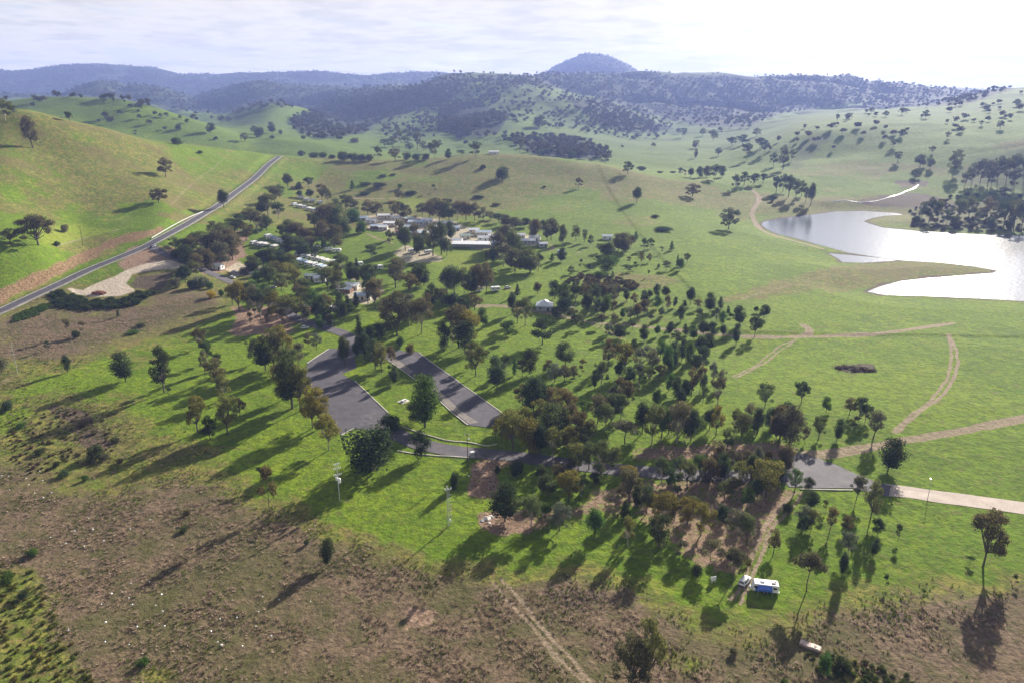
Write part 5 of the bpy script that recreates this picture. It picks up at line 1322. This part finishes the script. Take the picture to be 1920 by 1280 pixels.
for x, y, w, d, rf, wl, lab in [
 (697,418,8,6,M_ROOFW,M_WHITE,"small white roof between two long upper roofs on the left"),
 (719,431,7,5,M_ROOFW,M_CREAM,"little white roof right of the brown cabin"),
 (668,412,7,5,M_ROOFW,M_GREYW,"leftmost white roof of the park, beside the round green bush"),
 (764,430,9,6,M_ROOFB,M_CREAM,"blue-grey cabin between white roof and middle shed"),
 (768,415,8,6,M_ROOFG,M_BRICK,"green-grey roof at the back of the sheds"),
 (818,431,9,7,M_ROOFW,M_CREAM,"white roof low between the middle shed trees"),
 (852,432,8,6,M_ROOFB,M_GREYW,"blue-grey roof right of the white shed by the green patch"),
 (812,446,9,6,M_ROOFW,M_GREYW,"white roof in the dark shade left of the very long shed"),
 (858,455,7,5,M_ROOFW,M_WHITE,"small white roof at the left end of the very long shed"),
 (889,436,8,6,M_ROOFW,M_CREAM,"white roof left of the blue-grey one behind the long shed"),
 (925,447,7,6,M_ROOFW,M_WHITE,"white roof at the far right behind the very long shed"),
 (931,461,8,5,M_ROOFB,M_GREYW,"blue-grey cabin just right of the very long shed"),
 (964,450,7,5,M_ROOFB,M_CREAM,"blue-grey cabin left of the small white roof on the right"),
 (1003,450,8,5,M_ROOFW,M_WHITE,"white cabin at the right end of the park beside the drive"),
 (1018,463,6,4,M_ROOFW,M_GREYW,"last small white cabin inside the curved drive"),
 (662,541,8,6,M_ROOFW,M_CREAM,"white roof behind the grey cabin above the car park"),
 (682,560,9,6,M_ROOFB,M_CREAM,"blue-grey roof at the paved bay above the car park"),
 (602,528,7,5,M_ROOFW,M_WHITE,"small white cabin right of the pale green roof")]:
    H('park_building', x, y, w, d, 2.8, vr.uniform(-12, 12), rf, wl, lab)

# ---- cars
def loft(sections):
    """sections = [(x, [(y, z) ...]) ...] closed loops joined along x"""
    bm = bmesh.new(); rings = [[bm.verts.new((x, y, z)) for y, z in pts] for x, pts in sections]
    n = len(rings[0])
    for a, b in zip(rings[:-1], rings[1:]):
        for i in range(n): bm.faces.new((a[i], a[(i + 1) % n], b[(i + 1) % n], b[i]))
    bm.faces.new(rings[0][::-1]); bm.faces.new(rings[-1])
    bmesh.ops.recalc_face_normals(bm, faces=bm.faces[:]); return bm
def body_ring(w, z0, z1, sh=.12): return [(-w + .06, z0), (-w, z0 + sh), (-w, z1 - .18), (-w + .10, z1), (w - .10, z1), (w, z1 - .18), (w, z0 + sh), (w - .06, z0)]
def car_proto(paint, wagon=True):
    r = empty('parked_car', (0, 0, 0))
    bm = loft([(-2.40, body_ring(.80, .50, .98)), (-2.30, body_ring(.90, .34, 1.08)), (-1.2, body_ring(.94, .30, 1.10)), (1.0, body_ring(.94, .30, 1.08)), (1.9, body_ring(.92, .32, 1.00)), (2.28, body_ring(.84, .38, .86)), (2.36, body_ring(.72, .46, .74))])
    bm_obj('body', bm, paint, r, False)
    def cab(w0, w1, z0, z1): return [(-w0, z0), (-w1, z1 - .05), (-w1 + .12, z1), (w1 - .12, z1), (w1, z1 - .05), (w0, z0)]
    rear = -2.22 if wagon else -1.7
    bm = loft([(rear, cab(.84, .62, 1.06, 1.14)), (rear + .18, cab(.86, .70, 1.07, 1.72)), (-.6, cab(.88, .74, 1.08, 1.80)), (.35, cab(.88, .72, 1.08, 1.72)), (1.12, cab(.84, .66, 1.05, 1.10))])
    bm_obj('cabin', bm, paint, r)
    for s in (-1, 1):
        for x0, x1 in ((-1.95, -1.05), (-.97, -.12), (-.04, .62)):
            V = [(x0, s * .885, 1.14), (x1, s * .885, 1.14), (x1 - (.25 if x1 > .5 else 0), s * .765, 1.60), (x0 + .06, s * .765, 1.60)]
            V += [(a, b - s * .03, c) for a, b, c in V]
            mesh_obj('window', V, [(0,1,2,3),(7,6,5,4),(0,4,5,1),(1,5,6,2),(2,6,7,3),(3,7,4,0)], M_GLASS, r)
        box('side_mirror', (.72, s * 1.0, 1.15), (.18, .2, .14), paint, r)
        box('headlight', (2.26, s * .60, .78), (.16, .34, .16), M_INS, r)
        box('tail_light', (-2.37, s * .76, .90), (.08, .16, .30), M_RED, r)
        for x in (-1.45, 1.42):
            w = cyl('wheel', (x, s * .80, .36), (x, s * .97, .36), .36, .36, M_TYRE, r, 16)
            cyl('rim', (x, s * .965, .36), (x, s * .985, .36), .22, .20, M_RIM, w, 12)
    def pane(name, pts):
        c = Vector((0, 0, 1)); V = pts + [(a, b, z - .04) for a, b, z in pts]
        mesh_obj(name, V, [(0,1,2,3),(7,6,5,4),(0,4,5,1),(1,5,6,2),(2,6,7,3),(3,7,4,0)], M_GLASS, r)
    pane('windscreen', [(1.10, -.72, 1.12), (1.10, .72, 1.12), (.42, .60, 1.69), (.42, -.60, 1.69)])
    pane('rear_window', [(rear - .035, .70, 1.17), (rear - .035, -.70, 1.17), (rear + .13, -.60, 1.66), (rear + .13, .60, 1.66)])
    if wagon:
        for s in (-1, 1): box('roof_rail', (-.7, s * .62, 1.84), (1.9, .04, .05), M_DARK, r)
    box('bumper', (-2.42, 0, .50), (.14, 1.66, .24), M_DARK, r)
    return r
def yaw_between(p, q):
    a, b = at(*p), at(*q); return math.atan2(b[1] - a[1], b[0] - a[0])
suv = car_proto(M_WHITE)
suv.location = at(1396, 1092); suv.rotation_euler = (0, 0, yaw_between((1388, 1100), (1404, 1082)))
tag(suv, "white station wagon parked beside the blue and white caravan", 'car')
CARP = {}
for i, (x, y, rz, c, nm, lab) in enumerate([(520,531,20,(.75,.76,.78),'s',"white car under the trees, left of the lower lawn grove"),(512,540,160,(.5,.5,.52),'s',"silver car under the trees above the pink bank"),(527,537,40,(.55,.10,.12),'r',"dark red car in the shade of the lawn grove"),
        (574,577,30,(.75,.76,.78),'s',"white car left of two, by the tall dark pines"),(587,576,30,(.5,.5,.52),'s',"silver car right of the white one, by the dark pines"),(583,584,10,(.55,.10,.12),'r',"red car on the lane below the dark pines"),
        (572,616,15,(.75,.76,.78),'s',"white car parked on the lane verge before the dark tree"),(617,606,200,(.5,.5,.52),'s',"silver car on the lane beside pale boulders"),(952,541,30,(.75,.76,.78),'s',"shiny white car right of the pale trunks"),
        (1012,457,15,(.75,.76,.78),'s',"white car at the right end of the low pale cabins"),(440,512,10,(.5,.5,.52),'s',"silver car on the entry road by the hut"),(436,522,-20,(.75,.76,.78),'s',"white car on the bend below the entry hut"),
        (287,464,75,(.05,.07,.12),'d',"dark car waiting at the mouth of the entry road")]):
    if c not in CARP:
        CARP[c] = (car_proto(simple("car_paint", c, .3, .2, .6), False), True); o = CARP[c][0]; o.location = at(x, y); o.rotation_euler = (0, 0, math.radians(rz))
    else: o = copy_thing(CARP[c][0], at(x, y), math.radians(rz))
    tag(o, lab, 'car', 'cars parked in the holiday park')

# ---- the blue and white caravan in front
r = empty('caravan', at(1434, 1107), yaw_between((1413, 1104), (1455, 1109)))
prof = [(-3.2,.55), (-3.3,1.4), (-3.0,2.55), (-2.7,2.72), (2.9,2.72), (3.15,2.55), (3.2,.55)]
bm = bmesh.new(); vs = [[bm.verts.new((x, y, z)) for x, z in prof] for y in (-1.2, 1.2)]; n = len(prof)
bm.faces.new(vs[0]); bm.faces.new(vs[1][::-1])
for i in range(n): bm.faces.new((vs[0][i], vs[1][i], vs[1][(i + 1) % n], vs[0][(i + 1) % n])[::-1])
bmesh.ops.recalc_face_normals(bm, faces=bm.faces[:]); bmesh.ops.bevel(bm, geom=bm.edges[:], offset=.08, segments=2, affect='EDGES')
bm_obj('body', bm, M_WHITE, r)
box('side_panel', (-.5, -1.235, 1.15), (4.2, .05, 1.1), M_BLUE, r); box('side_panel', (-.5, 1.235, 1.15), (4.2, .05, 1.1), M_BLUE, r)
V = [(-2.1,-1.22,2.50),(1.4,-1.22,2.50),(1.4,-2.5,2.10),(-2.1,-2.5,2.10)]; V += [(a, b, c - .05) for a, b, c in V]
mesh_obj('awning', V, [(0,1,2,3),(7,6,5,4),(0,4,5,1),(1,5,6,2),(2,6,7,3),(3,7,4,0)], M_BLUE, r)
for x in (-2.05, 1.35): cyl('awning_pole', (x, -2.45, 0), (x, -2.45, 2.1), .03, .03, M_POLE, r, 6)
for x in (-2.5, 2.2): box('window', (x, -1.24, 1.85), (.9, .06, .55), M_GLASS, r)
box('window', (3.2, 0, 1.85), (.06, 1.5, .6), M_GLASS, r)
box('roof_vent', (1.9, -.25, 2.80), (1.0, .7, .16), M_DARK, r, .03); box('roof_vent', (2.5, .5, 2.79), (.35, .35, .14), M_DARK, r, .03); box('air_conditioner', (-.8, .1, 2.86), (1.0, .75, .28), M_WHITE, r, .06)
for x in (-.35, .45):
    for s in (-1, 1):
        w = cyl('wheel', (x, s * 1.02, .36), (x, s * 1.22, .36), .36, .36, M_TYRE, r, 14); cyl('rim', (x, s * 1.215, .36), (x, s * 1.235, .36), .2, .2, M_RIM, w, 10)
cyl('drawbar', (-3.2, -.6, .5), (-4.5, 0, .5), .06, .06, M_DARK, r, 6); cyl('drawbar', (-3.2, .6, .5), (-4.5, 0, .5), .06, .06, M_DARK, r, 6)
box('gas_locker', (-3.6, 0, .75), (.5, 1.3, .5), M_WHITE, r, .05); box('rear_bumper', (3.3, 0, .6), (.15, 2.2, .3), M_WHITE, r)
tag(r, "white caravan with blue side and awning beside the white wagon", 'caravan')

# ---- poles
def h_of(x, base, top):
    X_, Y_, Z_ = at(x, base); return CAM_H + float(ray(x, top)[1]) * Y_ - Z_, (X_, Y_, Z_)
def insul(p, parent, s=1.0):
    return cyl('insulator', p, (p[0], p[1], p[2] + .45 * s), .16 * s, .10 * s, M_INS, parent, 8)
h, loc = h_of(637, 938, 868)
r = empty('utility_pole', loc, .5); cyl('pole', (0, 0, -.3), (0, 0, h), .17, .10, M_POLE, r)
for z, w in ((h - .5, 1.6), (h - 1.9, 2.2), (h - 4.1, 2.4)):
    a = box('crossarm', (0, 0, z), (w, .14, .14), M_POLE, r)
    for s in (-1, -.45, .45, 1): insul((s * w / 2, 0, z + .07), a, 1.0)
t = cyl('transformer', (.25, -.5, h - 6.6), (.25, -.5, h - 5.2), .5, .5, M_INS, r, 12); cyl('transformer_lid', (.25, -.5, h - 5.2), (.25, -.5, h - 5.05), .55, .4, M_POLE, t, 12)
cyl('transformer', (-.45, -.3, h - 5.6), (-.45, -.3, h - 4.6), .34, .34, M_INS, r, 12)
tag(r, "tall steel pole with white transformers and insulators on the lawn, left one", 'utility pole')
h, loc = h_of(842, 985, 912)
r = empty('utility_pole', loc, .3); cyl('pole', (-.28, 0, -.3), (-.28, 0, h), .13, .10, M_POLE, r); cyl('pole', (.28, 0, -.3), (.28, 0, h - .8), .10, .08, M_POLE, r)
for i in range(9): box('rung', (.55, 0, 1.4 + i * (h - 3) / 9), (1.1, .07, .07), M_POLE, r)
a = box('crossarm', (0, 0, h - .9), (1.9, .14, .14), M_POLE, r)
for s in (-1, 0, 1): insul((s * .9, 0, h - .83), a, 1.0)
insul((-.28, 0, h - .05), r, 1.0); box('meter_box', (.35, -.2, 1.9), (.45, .35, .6), M_INS, r)
tag(r, "slim twin steel pole with rungs and white insulators, right one on lawn", 'utility pole')
h, loc = h_of(877, 875, 812)
r = empty('light_pole', loc, .2); cyl('pole', (0, 0, -.3), (0, 0, h), .16, .11, M_WOODP, r)
a = box('crossarm', (0, 0, h - .7), (1.7, .12, .12), M_WOODP, r)
for s in (-1, 1): insul((s * .75, 0, h - .63), a, .8)
box('lamp_head', (.5, -.2, h - 2.0), (.9, .25, .14), M_INS, r); tag(r, "dark timber pole with crossarm at the lawn edge of the lower road", 'light pole')
h, loc = h_of(1739, 936, 903)
r = empty('light_pole', loc, 1.2); cyl('pole', (0, 0, -.3), (0, 0, h), .10, .06, M_POLE, r); cyl('arm', (0, 0, h), (1.4, 0, h + .35), .05, .04, M_POLE, r, 6); box('lamp_head', (1.6, 0, h + .36), (.6, .22, .12), M_INS, r)
tag(r, "thin pale lamp pole beside the light gravel road", 'light pole')
h, loc = h_of(34, 702, 646)
r = empty('utility_pole', loc, .2); cyl('pole', (0, 0, -.3), (0, 0, h), .12, .08, M_POLE, r); box('crossarm', (0, 0, h - .4), (1.2, .1, .1), M_POLE, r); tag(r, "lone thin pale pole in the dry scrub at the left edge", 'utility pole')
h, loc = h_of(156, 461, 425)
r = empty('utility_pole', loc, .2); cyl('pole', (0, 0, -.3), (0, 0, h), .16, .10, M_WOODP, r); box('crossarm', (0, 0, h - .6), (2, .12, .12), M_WOODP, r); tag(r, "power pole by the bright paddock above the left road", 'utility pole')
for x, y, lab in ((893,880,"short post with white foot below the lower road, right one"),(879,892,"short thin post below the lower road, left one")):
    r = empty('post', at(x, y)); cyl('pole', (0, 0, -.2), (0, 0, 3.2), .06, .05, M_WOODP, r, 6); cyl('footing', (0, 0, 0), (0, 0, .35), .28, .25, M_INS, r, 8); tag(r, lab, 'post')
r = empty('service_cabinet', at(886, 856), .3); box('cabinet', (0, 0, 1.0), (1.2, .9, 1.6), M_GREYW, r, .04); box('cabinet_lid', (0, 0, 1.95), (1.5, 1.1, .3), M_WHITE, r, .05); box('plinth', (0, 0, .1), (1.5, 1.2, .3), M_CONC, r)
tag(r, "white topped service cabinet beside the timber pole at the road", 'cabinet')
# ---- picnic table, signboard, concrete block, low wall, fences
r = empty('picnic_table', at(757, 752), .9)
for i in range(4): box('plank', (0, -.39 + i * .26, .76), (2.4, .23, .05), M_WHITE, r)
for s in (-1, 1): box('bench_seat', (0, s * .85, .46), (2.4, .32, .06), M_WHITE, r); box('leg', (s * .8, 0, .38), (.1, 1.5, .7), M_CONC, r)
box('slab', (0, 0, .03), (4.5, 3.4, .12), M_CONC, r); tag(r, "white picnic table on a slab left of the tall dense green tree", 'picnic table')
r = empty('signboard', at(1338, 1092), .35); box('board', (0, 0, 1.35), (1.3, .1, 1.3), M_WHITE, r)
for s in (-1, 1): box('post', (s * .5, .1, .5), (.1, .1, 1.3), M_WHITE, r)
box('return_board', (-.55, .35, 1.2), (.08, .7, 1.0), M_WHITE, r); tag(r, "small white board standing in the tree shade left of the wagon", 'sign')
r = empty('concrete_block', at(1519, 1212), yaw_between((1503, 1203), (1536, 1216)))
box('base', (0, 0, .25), (4.6, 1.7, .7), M_SLAB, r, .06); box('top_slab', (1.1, 0, .66), (1.9, 1.5, .14), M_SLABTOP, r, .04); cyl('hatch', (1.1, 0, .73), (1.1, 0, .82), .35, .33, M_SLAB, r, 12)
tag(r, "pinkish concrete block with pale hatch in the lower right scrub", 'concrete block')
def panel_wall(name, px, hgt, material, label, cat, post=True, n=4):
    l = px_line(px, 3.0, n); root = empty(name, tuple(l[0])); pm = bm_ = None
    for a, b in zip(l[:-1], l[1:]):
        L_ = math.hypot(b[0] - a[0], b[1] - a[1]); ang = math.atan2(b[1] - a[1], b[0] - a[0])
        z = float(grid_z((a[0] + b[0]) / 2, (a[1] + b[1]) / 2))
        if post:
            if pm is None: pm = box('post', (0, 0, hgt / 2), (.14, .14, hgt + .2), material, root); p = pm
            else: p = pm.copy(); COL.objects.link(p); p.parent = root
            p.location = (a[0] - l[0][0], a[1] - l[0][1], z - l[0][2])
            for k in (.35, .65, .95):
                q = box('rail', (0, 0, 0), (L_, .05, .09), material, root); q.location = ((a[0] + b[0]) / 2 - l[0][0], (a[1] + b[1]) / 2 - l[0][1], z + hgt * k - l[0][2]); q.rotation_euler = (0, 0, ang)
        else:
            q = box('wall_panel', (0, 0, hgt / 2), (L_ - .03, .25, hgt + .3), material, root); q.location = ((a[0] + b[0]) / 2 - l[0][0], (a[1] + b[1]) / 2 - l[0][1], z - l[0][2]); q.rotation_euler = (0, 0, ang)
    return tag(root, label, cat)
panel_wall('low_wall', [(452,515),(468,513),(486,511)], 1.0, M_WHITE, "low white wall along the entry road under grey bushes", 'wall', False)
panel_wall('rail_fence', [(108,463),(150,451),(200,440),(224,432)], 1.1, M_TIMBER, "timber rail fence along the lower edge of the bright paddock", 'fence')
panel_wall('rail_fence', [(652,525),(668,528),(686,531)], 1.0, M_WHITE, "white rail fence on the lawn between dark trees", 'fence')
# ---- earth, rocks, brush
def lump(name, x, y, sx, sy, sz, material, label, cat, seed, n=2, group=None, parent=None, loc=None):
    bm = bmesh.new(); bmesh.ops.create_icosphere(bm, subdivisions=n, radius=1.0); g = random.Random(seed)
    for v in bm.verts:
        k = 1 + g.uniform(-.22, .18); v.co = Vector((v.co.x * sx * k, v.co.y * sy * k, v.co.z * sz * k))
    o = bm_obj(name, bm, material); o.location = loc or at(x, y)
    return tag(o, label, cat, group)
lump('dirt_mound', 186, 551, 4.6, 2.4, 1.9, M_REDEARTH, "heap of dark red earth on the pale gravel turnout", 'dirt mound', 3, 3)
for i, (x, y, s, lab) in enumerate([(913,972,1.3,"largest pale boulder of the rubble left of the front grove"),(905,976,.8,"left pale boulder of the rubble by the front grove"),(922,968,.9,"right pale boulder of the rubble by the front grove"),(917,980,.6,"small pale boulder nearest the camera in the rubble")]):
    lump('boulder', x, y, s, s * .8, s * .5, M_ROCK, lab, 'boulder', 20 + i, 2, 'pale boulders in the rubble')
SPECK = "(10,155)(48,158)(158,204)(233,181)(142,170)(218,130)(283,248)(237,275)(190,250)(53,230)(485,388)(627,390)(743,352)(820,397)(508,449)(409,458)(360,525)(277,492)(460,540)(567,511)(711,447)(817,735)(714,744)(610,800)(704,822)(722,860)(554,858)(882,804)(888,896)(850,863)(750,980)(898,977)(705,1078)(575,1063)(375,1000)(577,956)(1434,816)(1523,832)(1411,898)(1396,978)(1481,1031)(1208,1080)(1323,1085)(1201,937)(1293,930)(1694,843)(1152,1005)(1188,1063)"
rock0 = None
for i, e in enumerate(SPECK.strip('()').split(')(')):
    x, y = [float(v) / 2.909 for v in e.split(',')]; p = at(x, y + 840)
    if rock0 is None: rock0 = lump('stone', 0, 0, .30, .24, .22, M_INS, None, None, 77, 1, None, None, p); o = rock0
    else: o = rock0.copy(); COL.objects.link(o); o.location = p; o.rotation_euler = (0, 0, i); o.scale = (vr.uniform(.6, 1.15),) * 3
    o.location.z += .45
    tag(o, "small white stone in the dry scrub at lower left", 'stone', 'white stones scattered over the dry scrub')
def brush(x, y, r_, h_, seed, label):
    g = random.Random(seed); segs = []
    for k in range(60):
        a, q = g.uniform(0, 6.28), r_ * math.sqrt(g.random()); th = g.uniform(0, 6.28); L_ = g.uniform(1, 3)
        x0, y0, z0 = q * math.cos(a), q * .6 * math.sin(a), g.uniform(0, h_ * (1 - q / r_))
        segs.append([(x0, y0, z0, .10), (x0 + L_ * math.cos(th), y0 + L_ * math.sin(th), z0 + g.uniform(-.1, .6), .03)])
    root = empty('brush_pile', at(x, y)); b = bpy.data.objects.new('branches', limbs_mesh('branches', segs, M_BARK, 4)); COL.objects.link(b); b.parent = root
    b["kind"] = "stuff"
    c = bpy.data.objects.new('dead_leaves', crown_mesh('dead_leaves', [(g.uniform(-r_, r_) * .8, g.uniform(-r_, r_) * .4, h_ * .2, r_ * .3, r_ * .25, h_ * .5) for _ in range(7)], 1600, .22, seed)); COL.objects.link(c); c.parent = root; c.color = (.055, .040, .032, 1)
    tag(root, label, 'brush pile')
brush(1617, 693, 6.5, 1.6, 5, "dark heap of dead branches in the middle of the right field")
brush(1585, 690, 5, .8, 6, "low scattered branches left of the heap in the right field")
# ---- thick shrubbery too tangled to count
def thicket(name, poly, n, size, tones, label, seed):
    g = np.random.default_rng(seed); p = np.array(poly, float); lo, hi = p.min(0), p.max(0)
    q = g.random((n * 4, 2)) * (hi - lo) + lo; q = q[sdf_poly(q[:, 0], q[:, 1], p) < 0][:n]
    X_, Y_, Z_, ok = hit(q[:, 0], q[:, 1]); P_ = np.stack([X_, Y_, Z_ - .1], 1)
    meshes = []
    for i, c in enumerate(tones):
        m = leaf_material("thicket_foliage", False, c)
        gg = random.Random(seed + i); me = crown_mesh('thicket_bush', [(gg.uniform(-.25, .25), gg.uniform(-.25, .25), gg.uniform(.2, .6), .28, .28, .3) for _ in range(7)], 700, .055, seed + i, m); meshes.append(me)
    return instancer(name, meshes, P_, g.uniform(size * .6, size * 1.3, len(P_)), seed, (1.2, .8), label=label)
thicket('roadside_shrubbery', [(97,548),(118,547),(140,559),(180,564),(240,561),(262,549),(285,552),(255,572),(195,582),(120,582),(98,570)], 230, 3.4, [(.024,.050,.018), (.040,.065,.020)], "dark green shrubbery on the bank below the turnout", 41)
thicket('green_bank_growth', [(22,602),(30,590),(95,567),(98,576),(70,592),(25,606)], 200, 1.6, [(.055,.115,.018)], "bright green growth on the bank beside the left road", 42)
thicket('brown_thicket', [(1060,530),(1090,515),(1180,522),(1200,540),(1150,552),(1070,550)], 170, 3.0, [(.070,.075,.040), (.060,.070,.036)], "dull brown-green thicket above the young plantation", 43)
thicket('creek_thicket', [(1700,392),(1770,372),(1930,352),(2050,350),(2050,440),(1920,438),(1760,433),(1712,425)], 260, 4.5, [(.040,.050,.026), (.06,.058,.036)], "tangled undergrowth beneath the trees on the lake point", 44)
thicket('scrub_thicket', [(60,770),(110,755),(200,790),(225,845),(180,870),(60,900),(20,860),(10,790)], 150, 1.2, [(.055,.070,.026), (.075,.062,.04)], "low mixed scrub in the left foreground", 46)
thicket('bottom_scrub', [(1500,1225),(1560,1222),(1700,1262),(1720,1290),(1560,1290)], 70, 1.2, [(.05,.080,.02)], "low green scrub at the bottom right", 47)
thicket('bottom_left_scrub', [(-20,1040),(60,1070),(120,1180),(190,1290),(-20,1290)], 170, 1.1, [(.065,.095,.02), (.075,.085,.03)], "low green scrub at the bottom left", 48)
# ------------------------------------------------------------------ the air
def haze():
    me = bpy.data.meshes.new('haze')
    x0, x1, y0, y1, z0, z1 = -20500, 20500, -600, 7700, float(ZG.min()) - 1.0, max(float(ZG.max()), CAM_H) + 25
    v = [(x, y, z) for x in (x0, x1) for y in (y0, y1) for z in (z0, z1)]
    me.from_pydata(v, [], [(0,1,3,2),(4,6,7,5),(0,4,5,1),(2,3,7,6),(0,2,6,4),(1,5,7,3)])
    bm = bmesh.new(); bm.from_mesh(me); bmesh.ops.recalc_face_normals(bm, faces=bm.faces); bm.to_mesh(me); bm.free()
    m = bpy.data.materials.new('haze_air'); m.use_nodes = True; nt = m.node_tree; nt.nodes.clear()
    o_ = nt.nodes.new('ShaderNodeOutputMaterial'); pv = nt.nodes.new('ShaderNodeVolumePrincipled')
    pv.inputs['Color'].default_value = HAZE_COL; pv.inputs['Density'].default_value = HAZE_D
    pv.inputs['Anisotropy'].default_value = 0.2
    nt.links.new(pv.outputs[0], o_.inputs['Volume'])
    me.materials.append(m)
    o = bpy.data.objects.new('haze', me); COL.objects.link(o); o['kind'] = 'stuff'
HAZE_D, HAZE_COL = 0.92e-4, (0.36, 0.48, 1.0, 1)
haze()
print("TRIS", sum(len(o.data.polygons) * 2 for o in bpy.data.objects if o.type == 'MESH' and o.name in ('ground', 'hills')))
